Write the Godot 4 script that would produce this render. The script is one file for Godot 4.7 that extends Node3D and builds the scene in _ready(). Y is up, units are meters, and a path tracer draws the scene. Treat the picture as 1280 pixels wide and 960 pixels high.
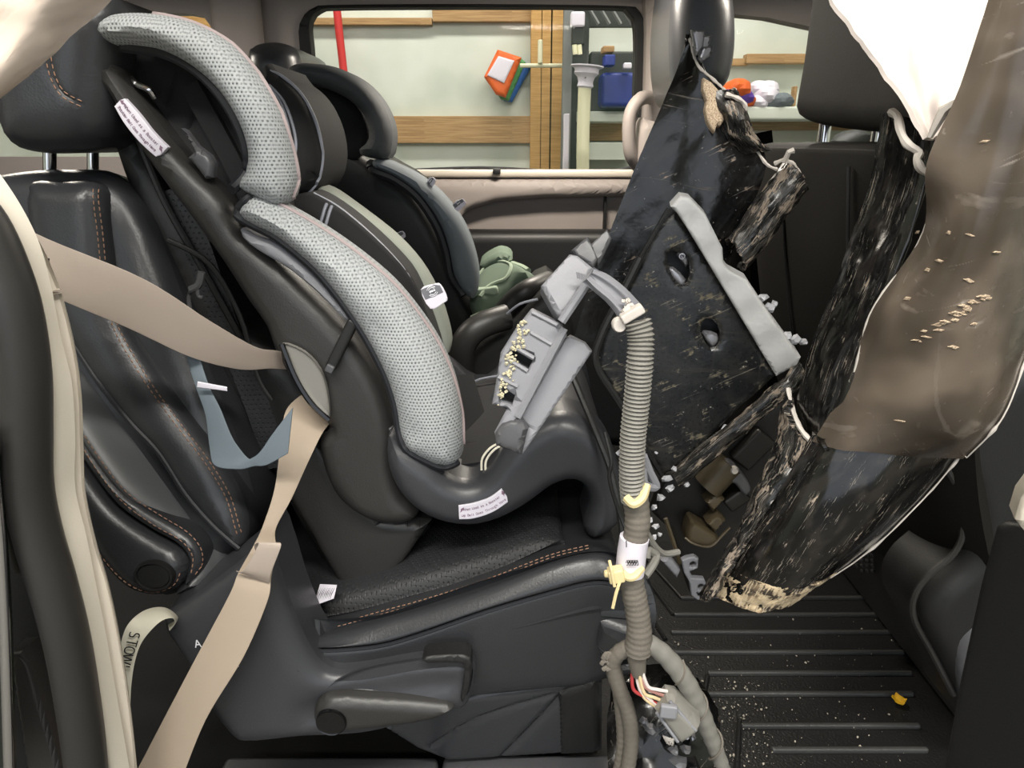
extends Node3D
# A damaged van interior with two child seats, seen through the open side. Metres, y up; the van's floor is y = 0, its outer side is z = 0.

const F := 922.06
const CAMP := Vector3(0, 0.8, 0)
const SI := 0.309017
const CO := 0.951057
var rng := RandomNumberGenerator.new()
var taken := {}
var mats := {}


# ---------------------------------------------------------------- places
func ray(px: float, py: float) -> Vector3:
	var v := (480.0 - py) / F
	return Vector3((px - 640.0) / F, v * CO - SI, -(v * SI + CO))

func W(px: float, py: float, z: float) -> Vector3:      # the point on the upright plane z metres across the van
	var d := ray(px, py)
	return CAMP + d * (z / -d.z)

func G(px: float, py: float, y: float) -> Vector3:      # the point on the level plane y
	var d := ray(px, py)
	return CAMP + d * ((y - CAMP.y) / d.y)

func P3(a: Array) -> PackedVector3Array:                 # flat x, y, z triples -> points
	var o := PackedVector3Array()
	for i in range(0, a.size(), 3):
		o.append(W(a[i], a[i + 1], a[i + 2]))
	return o

func face(z: float) -> Transform3D:                      # an upright plane
	return Transform3D(Basis(), Vector3(0, 0, -z))

func frame3(a: Vector3, b: Vector3, c: Vector3) -> Transform3D:   # plane through three points, x along a-b, z towards the open side
	var x := (b - a).normalized()
	var n := x.cross(c - a).normalized()
	if n.dot(CAMP - a) < 0.0:
		n = -n
	return Transform3D(Basis(x, n.cross(x), n), a)

func on(xf: Transform3D, px: float, py: float) -> Vector2:
	var d := ray(px, py)
	var t := (xf.origin - CAMP).dot(xf.basis.z) / d.dot(xf.basis.z)
	var p := xf.affine_inverse() * (CAMP + d * t)
	return Vector2(p.x, p.y)

func poly(xf: Transform3D, a: Array, smooth := 0) -> PackedVector2Array:
	var o := PackedVector2Array()
	for i in range(0, a.size(), 2):
		o.append(on(xf, a[i], a[i + 1]))
	return curve2(o, smooth, true) if smooth else o

func line2(xf: Transform3D, a: Array, smooth := 4) -> PackedVector2Array:
	var o := PackedVector2Array()
	for i in range(0, a.size(), 2):
		o.append(on(xf, a[i], a[i + 1]))
	return curve2(o, smooth, false)

func cm(a, b, c, d, t: float):
	return 0.5 * (2.0 * b + (c - a) * t + (2.0 * a - 5.0 * b + 4.0 * c - d) * t * t + (3.0 * b - a - 3.0 * c + d) * t * t * t)

func curve2(p: PackedVector2Array, k: int, closed: bool) -> PackedVector2Array:
	var o := PackedVector2Array()
	var n := p.size()
	for i in (n if closed else n - 1):
		for j in k:
			if closed:
				o.append(cm(p[(i + n - 1) % n], p[i], p[(i + 1) % n], p[(i + 2) % n], float(j) / k))
			else:
				o.append(cm(p[maxi(i - 1, 0)], p[i], p[i + 1], p[mini(i + 2, n - 1)], float(j) / k))
	if not closed:
		o.append(p[n - 1])
	return o

func curve3(p: PackedVector3Array, k: int, closed := false) -> PackedVector3Array:
	var o := PackedVector3Array()
	var n := p.size()
	for i in (n if closed else n - 1):
		for j in k:
			if closed:
				o.append(cm(p[(i + n - 1) % n], p[i], p[(i + 1) % n], p[(i + 2) % n], float(j) / k))
			else:
				o.append(cm(p[maxi(i - 1, 0)], p[i], p[i + 1], p[mini(i + 2, n - 1)], float(j) / k))
	if not closed:
		o.append(p[n - 1])
	return o

func even2(p: PackedVector2Array, s: float, closed: bool) -> PackedVector2Array:
	var o := PackedVector2Array()
	var n := p.size()
	for i in (n if closed else n - 1):
		var a := p[i]
		var b := p[(i + 1) % n]
		var k := maxi(1, int(round(a.distance_to(b) / s)))
		for j in k:
			o.append(a.lerp(b, float(j) / k))
	if not closed:
		o.append(p[n - 1])
	return thin2(o, s * 0.55)

func thin2(p: PackedVector2Array, s: float) -> PackedVector2Array:
	var o := PackedVector2Array()
	for i in p.size():
		if o.is_empty() or i == p.size() - 1 or o[o.size() - 1].distance_to(p[i]) > s:
			o.append(p[i])
	if o.size() > 3 and o[0].distance_to(o[o.size() - 1]) < s * 0.3:
		o.remove_at(o.size() - 1)
	return o

func even3(p: PackedVector3Array, s: float) -> PackedVector3Array:
	var o := PackedVector3Array()
	var left := 0.0
	for i in p.size() - 1:
		var l := p[i].distance_to(p[i + 1])
		while left < l:
			o.append(p[i].lerp(p[i + 1], left / l))
			left += s
		left -= l
	o.append(p[p.size() - 1])
	return o

func dist2(p: Vector2, l: PackedVector2Array, closed := true) -> float:
	var best := 1e9
	var n := l.size()
	for i in (n if closed else n - 1):
		var a := l[i]
		var ab := l[(i + 1) % n] - a
		var t := clampf((p - a).dot(ab) / maxf(ab.length_squared(), 1e-12), 0.0, 1.0)
		best = minf(best, (p - a - ab * t).length_squared())
	return sqrt(best)


# ---------------------------------------------------------------- mesh building
class MB:
	var v := PackedVector3Array()
	var uv := PackedVector2Array()
	func tri(a: Vector3, b: Vector3, c: Vector3, ta := Vector2.ZERO, tb := Vector2.ZERO, tc := Vector2.ZERO) -> void:
		v.append(a); v.append(b); v.append(c)
		uv.append(ta); uv.append(tb); uv.append(tc)
	func quad(a: Vector3, b: Vector3, c: Vector3, d: Vector3, ta := Vector2.ZERO, tb := Vector2.ZERO, tc := Vector2.ZERO, td := Vector2.ZERO) -> void:
		tri(a, b, c, ta, tb, tc)
		tri(a, c, d, ta, tc, td)
	func rows(r: Array, close_row := false, close_all := false) -> void:   # rows of points; quads between neighbours
		var n: int = r[0].size()
		var m := r.size()
		var vv := 0.0
		var mid := n / 2
		for i in (m if close_all else m - 1):
			var a: PackedVector3Array = r[i]
			var b: PackedVector3Array = r[(i + 1) % m]
			var dv := a[mid].distance_to(b[mid])
			var u := 0.0
			for j in (n if close_row else n - 1):
				var k := (j + 1) % n
				var du := a[j].distance_to(a[k])
				quad(a[j], a[k], b[k], b[j], Vector2(u, vv), Vector2(u + du, vv), Vector2(u + du, vv + dv), Vector2(u, vv + dv))
				u += du
			vv += dv
	func fan(p: PackedVector3Array, back := false) -> void:
		var c := Vector3.ZERO
		for q in p:
			c += q / p.size()
		for i in p.size():
			var a := p[i]
			var b := p[(i + 1) % p.size()]
			if back:
				tri(c, b, a)
			else:
				tri(c, a, b)
	func mesh(crease := 40.0) -> ArrayMesh:
		var n := v.size()
		var ids := PackedInt32Array()
		ids.resize(n)
		var seen := {}
		for i in n:
			var key := Vector3i((v[i] * 20000.0).round())
			var id = seen.get(key, -1)
			if id < 0:
				id = seen.size()
				seen[key] = id
			ids[i] = id
		var nf := n / 3
		var fn := PackedVector3Array(); fn.resize(nf)
		var fa := PackedVector3Array(); fa.resize(nf)
		var cnt := PackedInt32Array(); cnt.resize(seen.size() + 1)
		for f in nf:
			var x := (v[f * 3 + 2] - v[f * 3]).cross(v[f * 3 + 1] - v[f * 3])
			fa[f] = x
			fn[f] = x.normalized()
			for k in 3:
				cnt[ids[f * 3 + k] + 1] += 1
		for i in seen.size():
			cnt[i + 1] += cnt[i]
		var fill := cnt.duplicate()
		var lst := PackedInt32Array(); lst.resize(n)
		for i in n:
			lst[fill[ids[i]]] = i / 3
			fill[ids[i]] += 1
		var co := cos(deg_to_rad(crease))
		var no := PackedVector3Array(); no.resize(n)
		for i in n:
			var me := fn[i / 3]
			var s := Vector3.ZERO
			for q in range(cnt[ids[i]], cnt[ids[i] + 1]):
				var f := lst[q]
				if fn[f].dot(me) > co:
					s += fa[f]
			no[i] = s.normalized() if s.length_squared() > 1e-24 else (me if me.length_squared() > 0.5 else Vector3.UP)
		var arr := []
		arr.resize(Mesh.ARRAY_MAX)
		arr[Mesh.ARRAY_VERTEX] = v
		arr[Mesh.ARRAY_NORMAL] = no
		arr[Mesh.ARRAY_TEX_UV] = uv
		var m := ArrayMesh.new()
		m.add_surface_from_arrays(Mesh.PRIMITIVE_TRIANGLES, arr)
		return m


func box(mb: MB, c: Vector3, s: Vector3, b := Basis(), r := 0.0) -> void:      # a box, its edges rounded by r
	r = minf(r, minf(s.x, minf(s.y, s.z)) * 0.499)
	var h := s * 0.5
	var k := 3 if r > 0.0 else 0
	for ax in 3:
		for sg in [-1.0, 1.0]:
			var rr := []
			var us := [-1.0, 1.0]
			if k:
				us = [[0, -1.0], [0.45, -1.0], [1, -1.0], [1, 1.0], [0.45, 1.0], [0, 1.0]]
			for i in us.size():
				var row := PackedVector3Array()
				for j in us.size():
					var p := Vector3.ZERO
					var u := (ax + 1) % 3
					var w := (ax + 2) % 3
					if k:
						var inn := h - Vector3.ONE * r
						var q := Vector3.ZERO
						q[ax] = sg
						q[u] = us[i][1] * (1.0 - us[i][0])
						q[w] = us[j][1] * (1.0 - us[j][0])
						p[ax] = sg * inn[ax]
						p[u] = us[i][1] * inn[u]
						p[w] = us[j][1] * inn[w]
						p += q.normalized() * r
					else:
						p[ax] = sg * h[ax]
						p[u] = us[i] * h[u]
						p[w] = us[j] * h[w]
					row.append(c + b * p)
				rr.append(row)
			if sg > 0:
				rr.reverse()
			mb.rows(rr)

func tube(mb: MB, p: PackedVector3Array, r, sides := 8, caps := true, squash := 1.0, upv := Vector3.ZERO) -> void:
	var n := p.size()
	var rr := []
	var up := upv if upv != Vector3.ZERO else Vector3(0.3, 0.2, 0.9)
	for i in n:
		var t := (p[mini(i + 1, n - 1)] - p[maxi(i - 1, 0)]).normalized()
		var side := t.cross(up).normalized()
		if side.length_squared() < 0.5:
			side = t.cross(Vector3(0.7, 0.7, 0)).normalized()
		var u2 := side.cross(t).normalized()
		if upv == Vector3.ZERO:
			up = u2
		var rad: float = r.call(i, float(i) / (n - 1)) if r is Callable else (r[i] if r is Array else r)
		var row := PackedVector3Array()
		for k in sides:
			var a := TAU * k / sides
			row.append(p[i] + (side * cos(a) + u2 * sin(a) * squash) * rad)
		rr.append(row)
	mb.rows(rr, true)
	if caps:
		mb.fan(rr[0], false)
		mb.fan(rr[n - 1], true)

func strap(mb: MB, p: PackedVector3Array, side: PackedVector3Array, th: float) -> void:   # a webbing: side holds the half-width vectors
	var rr := []
	var n := p.size()
	for i in n:
		var t := (p[mini(i + 1, n - 1)] - p[maxi(i - 1, 0)]).normalized()
		var s := side[i]
		var nn := t.cross(s).normalized() * th * 0.5
		var row := PackedVector3Array()
		var e := s.normalized() * th * 0.5
		for q in [-1.0, -0.5, 0.0, 0.5, 1.0]:
			row.append(p[i] + s * q + nn * (1.0 if absf(q) < 1.0 else 0.7))
		row.append(p[i] + s + e)
		for q in [1.0, 0.5, 0.0, -0.5, -1.0]:
			row.append(p[i] + s * q - nn * (1.0 if absf(q) < 1.0 else 0.7))
		row.append(p[i] - s - e)
		rr.append(row)
	mb.rows(rr, true)
	mb.fan(rr[0], false)
	mb.fan(rr[n - 1], true)

func strap_px(mb: MB, a: Array, th: float, k := 6) -> PackedVector3Array:      # webbing from rows of x1, y1, z1, x2, y2, z2: its two edges
	var l := PackedVector3Array()
	var r := PackedVector3Array()
	for i in range(0, a.size(), 6):
		l.append(W(a[i], a[i + 1], a[i + 2]))
		r.append(W(a[i + 3], a[i + 4], a[i + 5]))
	l = curve3(l, k)
	r = curve3(r, k)
	var c := PackedVector3Array()
	var s := PackedVector3Array()
	for i in l.size():
		c.append((l[i] + r[i]) * 0.5)
		s.append((r[i] - l[i]) * 0.5)
	strap(mb, c, s, th)
	return c

func lathe(mb: MB, prof: Array, xf: Transform3D, seg := 24) -> void:        # prof: pairs of radius, height along the frame's z
	var rr := []
	for q in prof:
		var row := PackedVector3Array()
		for k in seg:
			var a := TAU * k / seg
			row.append(xf * Vector3(cos(a) * q[0], sin(a) * q[0], q[1]))
		rr.append(row)
	rr.reverse()
	mb.rows(rr, true)

func puff(mb: MB, out2: PackedVector2Array, xf: Transform3D, o := {}) -> Callable:
	# A padded or moulded piece: the outline lies in the frame's plane, the front swells by t over a rim of width r, the back is b deep.
	var R: float = o.get("r", 0.01)
	var T: float = o.get("t", 0.01)
	var B: float = o.get("b", 0.01)
	var sp: float = o.get("s", 0.012)
	var holes: Array = o.get("holes", [])
	var gr: Array = o.get("g", [])
	var hf = o.get("f")
	if Geometry2D.is_polygon_clockwise(out2):
		out2 = out2.duplicate()
		out2.reverse()
	var edge := even2(out2, sp, true)
	var hr: float = o.get("hr", R)
	var height := func(p: Vector2, d: float) -> float:
		var q := 1.0 - clampf(d / R, 0.0, 1.0)
		var h := T * sqrt(maxf(0.0, 1.0 - q * q))
		var w := clampf(d / R, 0.0, 1.0)
		if hf != null:
			h += hf.call(p) * w
		for g in gr:
			var e: float = dist2(p, g[0], false) / g[1]
			if e < 3.0:
				h -= g[2] * exp(-e * e) * w
		return h
	var pts := PackedVector2Array()
	var ds := PackedFloat32Array()
	var seen := {}
	var add := func(p: Vector2, d: float) -> void:
		var key := Vector2i((p * 2500.0).round())
		if not seen.has(key):
			seen[key] = true
			pts.append(p)
			ds.append(d)
	for p in edge:
		pts.append(p)
		ds.append(0.0)
		seen[Vector2i((p * 2500.0).round())] = true
	var loops := [[edge, 0]]
	for h0 in holes:
		var h: PackedVector2Array = h0
		if Geometry2D.is_polygon_clockwise(h):
			h = h.duplicate(); h.reverse()
		var e := even2(h, sp * 0.7, true)
		var st := pts.size()
		for p in e:
			pts.append(p)
			ds.append(0.0)
			seen[Vector2i((p * 2500.0).round())] = true
		loops.append([e, st])
	var dd := func(p: Vector2) -> float:
		var d := dist2(p, edge)
		for i in range(1, loops.size()):
			d = minf(d, dist2(p, loops[i][0]) * R / hr)
		return d
	var inside := func(p: Vector2) -> bool:
		if not Geometry2D.is_point_in_polygon(p, edge):
			return false
		for i in range(1, loops.size()):
			if Geometry2D.is_point_in_polygon(p, loops[i][0]):
				return false
		return true
	for g in gr:
		var ln := even2(g[0], sp * 0.8, false)
		for i in ln.size():
			var t: Vector2 = (ln[mini(i + 1, ln.size() - 1)] - ln[maxi(i - 1, 0)]).normalized()
			for off in [0.0, -1.0, 1.0, -2.2, 2.2]:
				var p: Vector2 = ln[i] + t.orthogonal() * off * g[1]
				if inside.call(p):
					var d: float = dd.call(p)
					if d > g[1] * 0.8:
						add.call(p, d)
	var nr := clampi(int(R / sp * 1.5) + 3, 3, 14)
	for i in nr:
		var q := pow(float(i + 1) / nr, 1.6) * R
		for pg in Geometry2D.offset_polygon(out2, -q, Geometry2D.JOIN_ROUND):
			for p in even2(pg, sp, true):
				if inside.call(p):
					add.call(p, dd.call(p) if holes.size() else q)
		for j in range(1, loops.size()):
			for pg in Geometry2D.offset_polygon(loops[j][0], q * hr / R, Geometry2D.JOIN_ROUND):
				for p in even2(pg, sp, true):
					if inside.call(p):
						add.call(p, dd.call(p))
	var lo := edge[0]
	var hi := edge[0]
	for p in edge:
		lo = lo.min(p)
		hi = hi.max(p)
	for pg in Geometry2D.offset_polygon(out2, -R - sp * 0.4):
		if Geometry2D.is_polygon_clockwise(pg):
			continue
		var y := lo.y
		var odd := false
		while y < hi.y:
			var x := lo.x + (sp * 0.5 if odd else 0.0)
			while x < hi.x:
				var p := Vector2(x, y)
				if Geometry2D.is_point_in_polygon(p, pg) and inside.call(p):
					var d: float = dd.call(p) if holes.size() else R
					if d > sp * 0.4:
						add.call(p, d)
				x += sp
			y += sp * 0.87
			odd = not odd
	var z := PackedFloat32Array()
	for i in pts.size():
		z.append(height.call(pts[i], ds[i]) if ds[i] > 0.0 else 0.0)
	var tr := Geometry2D.triangulate_delaunay(pts)
	var us := Vector2(1, -1)
	for i in range(0, tr.size(), 3):
		var a := tr[i]
		var b := tr[i + 1]
		var c := tr[i + 2]
		var ar := (pts[b] - pts[a]).cross(pts[c] - pts[a])
		if absf(ar) < 1e-10:
			continue
		if not inside.call((pts[a] + pts[b] + pts[c]) / 3.0):
			continue
		if ar > 0:
			var q := b
			b = c
			c = q
		mb.tri(xf * Vector3(pts[a].x, pts[a].y, z[a]), xf * Vector3(pts[b].x, pts[b].y, z[b]), xf * Vector3(pts[c].x, pts[c].y, z[c]), pts[a] * us, pts[b] * us, pts[c] * us)
		if holes.size():
			mb.tri(xf * Vector3(pts[a].x, pts[a].y, -B), xf * Vector3(pts[c].x, pts[c].y, -B), xf * Vector3(pts[b].x, pts[b].y, -B), pts[a] * us, pts[c] * us, pts[b] * us)
	for l in loops:
		var e: PackedVector2Array = l[0]
		var along := 0.0
		for i in e.size():
			var a := e[i]
			var b := e[(i + 1) % e.size()]
			var p := xf * Vector3(a.x, a.y, 0)
			var q := xf * Vector3(b.x, b.y, 0)
			var p2 := xf * Vector3(a.x, a.y, -B)
			var q2 := xf * Vector3(b.x, b.y, -B)
			var n2 := along + a.distance_to(b)
			if l[1] == 0:
				mb.quad(p, p2, q2, q, Vector2(along, 0), Vector2(along, B), Vector2(n2, B), Vector2(n2, 0))
			else:
				mb.quad(p, q, q2, p2, Vector2(along, 0), Vector2(n2, 0), Vector2(n2, B), Vector2(along, B))
			along = n2
	if holes.is_empty():
		var bt := Geometry2D.triangulate_polygon(edge)
		for i in range(0, bt.size(), 3):
			var a := edge[bt[i]]
			var b := edge[bt[i + 1]]
			var c := edge[bt[i + 2]]
			if (b - a).cross(c - a) < 0:
				var q := b
				b = c
				c = q
			mb.tri(xf * Vector3(a.x, a.y, -B), xf * Vector3(b.x, b.y, -B), xf * Vector3(c.x, c.y, -B), a * us, b * us, c * us)
	return func(p: Vector2) -> Vector3: return xf * Vector3(p.x, p.y, height.call(p, dd.call(p)))

func sheet(mb: MB, ctrl: Array, k: int, th: float, amp := 0.0, freq := 20.0, jag := 0.0) -> Array:
	# A bent plate through rows of control points, th thick; amp dents it, jag tears its edges.
	var fine := []
	for r in ctrl:
		fine.append(curve3(r, k))
	var n: int = fine[0].size()
	var rows_ := []
	for i in fine.size() - 1:
		for j in (k + (1 if i == fine.size() - 2 else 0)):
			var t := float(j) / k
			var row := PackedVector3Array()
			for c in n:
				row.append(cm(fine[maxi(i - 1, 0)][c], fine[i][c], fine[i + 1][c], fine[mini(i + 2, fine.size() - 1)][c], t))
			rows_.append(row)
	var m := rows_.size()
	var ns := FastNoiseLite.new()
	ns.seed = 7
	ns.frequency = freq
	var front := []
	var back := []
	var md := Vector3.ZERO
	for i in m:
		var f := PackedVector3Array()
		var b := PackedVector3Array()
		for c in n:
			var dx: Vector3 = rows_[i][mini(c + 1, n - 1)] - rows_[i][maxi(c - 1, 0)]
			var dy: Vector3 = rows_[mini(i + 1, m - 1)][c] - rows_[maxi(i - 1, 0)][c]
			var nn := dx.cross(dy).normalized()
			var p: Vector3 = rows_[i][c]
			if md == Vector3.ZERO:
				md = rows_[m / 2][n / 2]
				var ddx: Vector3 = rows_[m / 2][n / 2 + 1] - rows_[m / 2][n / 2 - 1]
				var ddy: Vector3 = rows_[m / 2 + 1][n / 2] - rows_[m / 2 - 1][n / 2]
				md = ddx.cross(ddy)
				md = Vector3(1, 0, 0) if md.dot(CAMP - rows_[m / 2][n / 2]) > 0 else Vector3(-1, 0, 0)
			nn *= md.x
			p += nn * ns.get_noise_3dv(p) * amp
			if jag > 0.0 and (i == 0 or c == 0 or i == m - 1 or c == n - 1):
				var inn: Vector3 = (rows_[clampi(i, 1, m - 2)][clampi(c, 1, n - 2)] - rows_[i][c])
				p += inn.normalized() * (0.5 + ns.get_noise_3dv(p * 9.0)) * jag
			f.append(p)
			b.append(p - nn * th)
		front.append(f)
		back.append(b)
	var ff := front.duplicate()
	var bb := back.duplicate()
	if md.x > 0:
		bb.reverse()
		mb.rows(ff)
		mb.rows(bb)
	else:
		ff.reverse()
		mb.rows(ff)
		mb.rows(bb)
	var ring := PackedVector3Array()
	var ring2 := PackedVector3Array()
	for c in n:
		ring.append(front[0][c]); ring2.append(back[0][c])
	for i in range(1, m):
		ring.append(front[i][n - 1]); ring2.append(back[i][n - 1])
	for c in range(n - 2, -1, -1):
		ring.append(front[m - 1][c]); ring2.append(back[m - 1][c])
	for i in range(m - 2, 0, -1):
		ring.append(front[i][0]); ring2.append(back[i][0])
	mb.rows([ring, ring2] if md.x < 0 else [ring2, ring], true)
	return front

func stitches(mb: MB, path: PackedVector3Array, ln := 0.0042, gap := 0.0022, r := 0.00065) -> void:
	var p := even3(path, ln + gap)
	for i in p.size() - 1:
		var d := (p[i + 1] - p[i]).normalized()
		if d.length_squared() > 0.5:
			tube(mb, PackedVector3Array([p[i], p[i] + d * ln * 0.2, p[i] + d * ln * 0.8, p[i] + d * ln]), [r * 0.4, r, r, r * 0.4], 5, false)

func lift(h: Callable, l: PackedVector2Array, up := 0.0, xf := Transform3D()) -> PackedVector3Array:
	var o := PackedVector3Array()
	for p in l:
		o.append(h.call(p) + xf.basis.z * up)
	return o

func shift2(l: PackedVector2Array, d: float) -> PackedVector2Array:
	var o := PackedVector2Array()
	for i in l.size():
		var t := (l[mini(i + 1, l.size() - 1)] - l[maxi(i - 1, 0)]).normalized()
		o.append(l[i] + t.orthogonal() * d)
	return o


# ---------------------------------------------------------------- objects
func numbered(called: String, parent: Node) -> String:
	var key := str(parent.get_instance_id()) + called
	var k: int = taken.get(key, 0)
	taken[key] = k + 1
	return called if k == 0 else "%s_%03d" % [called, k]

func thing(called: String, label: String, category: String, base := Vector3.ZERO, group := "") -> Node3D:
	var o := Node3D.new()
	o.name = numbered(called, self)
	o.position = base
	add_child(o)
	meta(o, label, category, group)
	return o

func meta(o: Node, label: String, category: String, group := "") -> void:
	o.set_meta("label", label)
	o.set_meta("category", category)
	if group:
		o.set_meta("group", group)

func part(mb: MB, called: String, m: Material, parent: Node3D, crease := 40.0) -> MeshInstance3D:
	var o := MeshInstance3D.new()
	o.name = numbered(called, parent)
	o.mesh = mb.mesh(crease)
	o.material_override = m
	parent.add_child(o)
	var q := Vector3.ZERO
	var a: Node = parent
	while a is Node3D and a != self:
		q += a.position
		a = a.get_parent()
	o.position = -q
	return o

func solo(mb: MB, called: String, m: Material, label: String, category: String, group := "", crease := 40.0) -> MeshInstance3D:
	var lo := mb.v[0]
	var hi := mb.v[0]
	for p in mb.v:
		lo = lo.min(p)
		hi = hi.max(p)
	var c := Vector3((lo.x + hi.x) * 0.5, lo.y, (lo.z + hi.z) * 0.5)
	for i in mb.v.size():
		mb.v[i] -= c
	var o := part(mb, called, m, self, crease)
	o.position = c
	meta(o, label, category, group)
	return o

func struct(mb: MB, called: String, m: Material, label := "", category := "", crease := 40.0) -> MeshInstance3D:
	var o := part(mb, called, m, self, crease)
	o.set_meta("kind", "structure")
	if label:
		meta(o, label, category)
	return o

func stuff(o: Node) -> Node:
	o.set_meta("kind", "stuff")
	return o

func copy_of(o: Node3D, label := "") -> Node3D:
	var c: Node3D = o.duplicate()
	c.name = numbered(str(o.name).rstrip("0123456789").rstrip("_"), self)
	add_child(c)
	if label:
		c.set_meta("label", label)
	return c

func words3(parent: Node3D, txt: String, h: float, xf: Transform3D, m: Material, called := "lettering", font := "Droid Sans", depth := 0.0004) -> MeshInstance3D:
	var t := TextMesh.new()
	var f := SystemFont.new()
	f.font_names = PackedStringArray([font])
	t.font = f
	t.text = txt
	t.font_size = 32
	t.pixel_size = h / 32.0
	t.depth = depth
	t.curve_step = 2.0
	var o := MeshInstance3D.new()
	o.name = numbered(called, parent)
	o.mesh = t
	o.material_override = m
	parent.add_child(o)
	var q := Vector3.ZERO
	var a: Node = parent
	while a is Node3D and a != self:
		q += a.position
		a = a.get_parent()
	o.transform = Transform3D(xf.basis, xf.origin - q)
	return o


# ---------------------------------------------------------------- materials
func noise_bytes(size: int, freq: float, sd: int, kind := FastNoiseLite.TYPE_SIMPLEX_SMOOTH, oct := 4) -> PackedByteArray:
	var n := FastNoiseLite.new()
	n.seed = sd
	n.noise_type = kind
	n.frequency = freq
	n.fractal_octaves = oct
	var im := n.get_seamless_image(size, size)
	im.convert(Image.FORMAT_L8)
	return im.get_data()

func tex(im: Image) -> ImageTexture:
	im.generate_mipmaps()
	return ImageTexture.create_from_image(im)

func normal_of(bytes: PackedByteArray, size: int, strength: float) -> ImageTexture:
	var im := Image.create_from_data(size, size, false, Image.FORMAT_L8, bytes)
	im.convert(Image.FORMAT_RGBA8)
	im.bump_map_to_normal_map(strength)
	return tex(im)

func colour_of(bytes: PackedByteArray, size: int, ramp: Array) -> ImageTexture:      # ramp: pairs of level, colour
	var g := Gradient.new()
	g.offsets = PackedFloat32Array(ramp.map(func(r): return r[0]))
	g.colors = PackedColorArray(ramp.map(func(r): return r[1]))
	var lut := PackedByteArray()
	for i in 256:
		var c := g.sample(i / 255.0)
		lut.append_array(PackedByteArray([c.r8, c.g8, c.b8]))
	var out := PackedByteArray()
	out.resize(size * size * 3)
	for i in size * size:
		var k := bytes[i] * 3
		out[i * 3] = lut[k]; out[i * 3 + 1] = lut[k + 1]; out[i * 3 + 2] = lut[k + 2]
	return tex(Image.create_from_data(size, size, false, Image.FORMAT_RGB8, out))

func std(name_: String, c: Color, rough: float, metal := 0.0) -> StandardMaterial3D:
	var m := StandardMaterial3D.new()
	m.resource_name = name_
	m.albedo_color = c
	m.roughness = rough
	m.metallic = metal
	mats[name_] = m
	return m

func tri(m: StandardMaterial3D, tile: float, world := false) -> StandardMaterial3D:
	m.uv1_triplanar = true
	m.uv1_world_triplanar = world
	m.uv1_scale = Vector3.ONE / tile
	return m

func bump(m: StandardMaterial3D, t: Texture2D, s: float) -> StandardMaterial3D:
	m.normal_enabled = true
	m.normal_texture = t
	m.normal_scale = s
	return m

func scuffed(size: int, dark: Color, mid: Color, mud: Color, mud_at: float, streak_at: float, sd: int, along: bool, rough: float) -> Array:
	# moulded plastic with scratches, smears and dried mud: [colour, roughness]; along: streaks run along the piece
	var a := noise_bytes(size, 0.008, sd, FastNoiseLite.TYPE_SIMPLEX_SMOOTH, 5)
	var b := noise_bytes(size, 0.05, sd + 1, FastNoiseLite.TYPE_SIMPLEX_SMOOTH, 4)
	var e := noise_bytes(size, 0.007, sd + 2, FastNoiseLite.TYPE_SIMPLEX_SMOOTH, 3)
	var col := PackedByteArray(); col.resize(size * size * 3)
	var rgh := PackedByteArray(); rgh.resize(size * size)
	for y in size:
		for x in size:
			var i := y * size + x
			var st := b[((y / 12) * size + (x * 2) % size) if along else (((x + y * 3) / 10 % size) * size + (y * 2 + x) % size)] / 255.0
			var lg := a[i] / 255.0
			var fn := b[i] / 255.0
			var m := smoothstep(mud_at, mud_at + 0.1, lg * 0.62 + fn * 0.16 + st * 0.22)
			var c := dark.lerp(mid, smoothstep(0.3, 0.75, e[i] / 255.0))
			var k := smoothstep(streak_at, streak_at + 0.07, st * 0.75 + lg * 0.25)
			c = c.lerp(mud.lerp(Color(0.7, 0.68, 0.65), 0.5), k * 0.7)
			c = c.lerp(mud, m * (0.6 + 0.4 * fn))
			if fn > 0.86 and lg > 0.5:
				c = c.lerp(Color(0.75, 0.73, 0.7), 0.6)
			col[i * 3] = c.r8; col[i * 3 + 1] = c.g8; col[i * 3 + 2] = c.b8
			rgh[i] = int(clampf(rough + 0.5 * m + 0.3 * k + 0.15 * (fn - 0.5), 0.1, 0.95) * 255)
	return [tex(Image.create_from_data(size, size, false, Image.FORMAT_RGB8, col)), tex(Image.create_from_data(size, size, false, Image.FORMAT_L8, rgh))]

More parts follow.
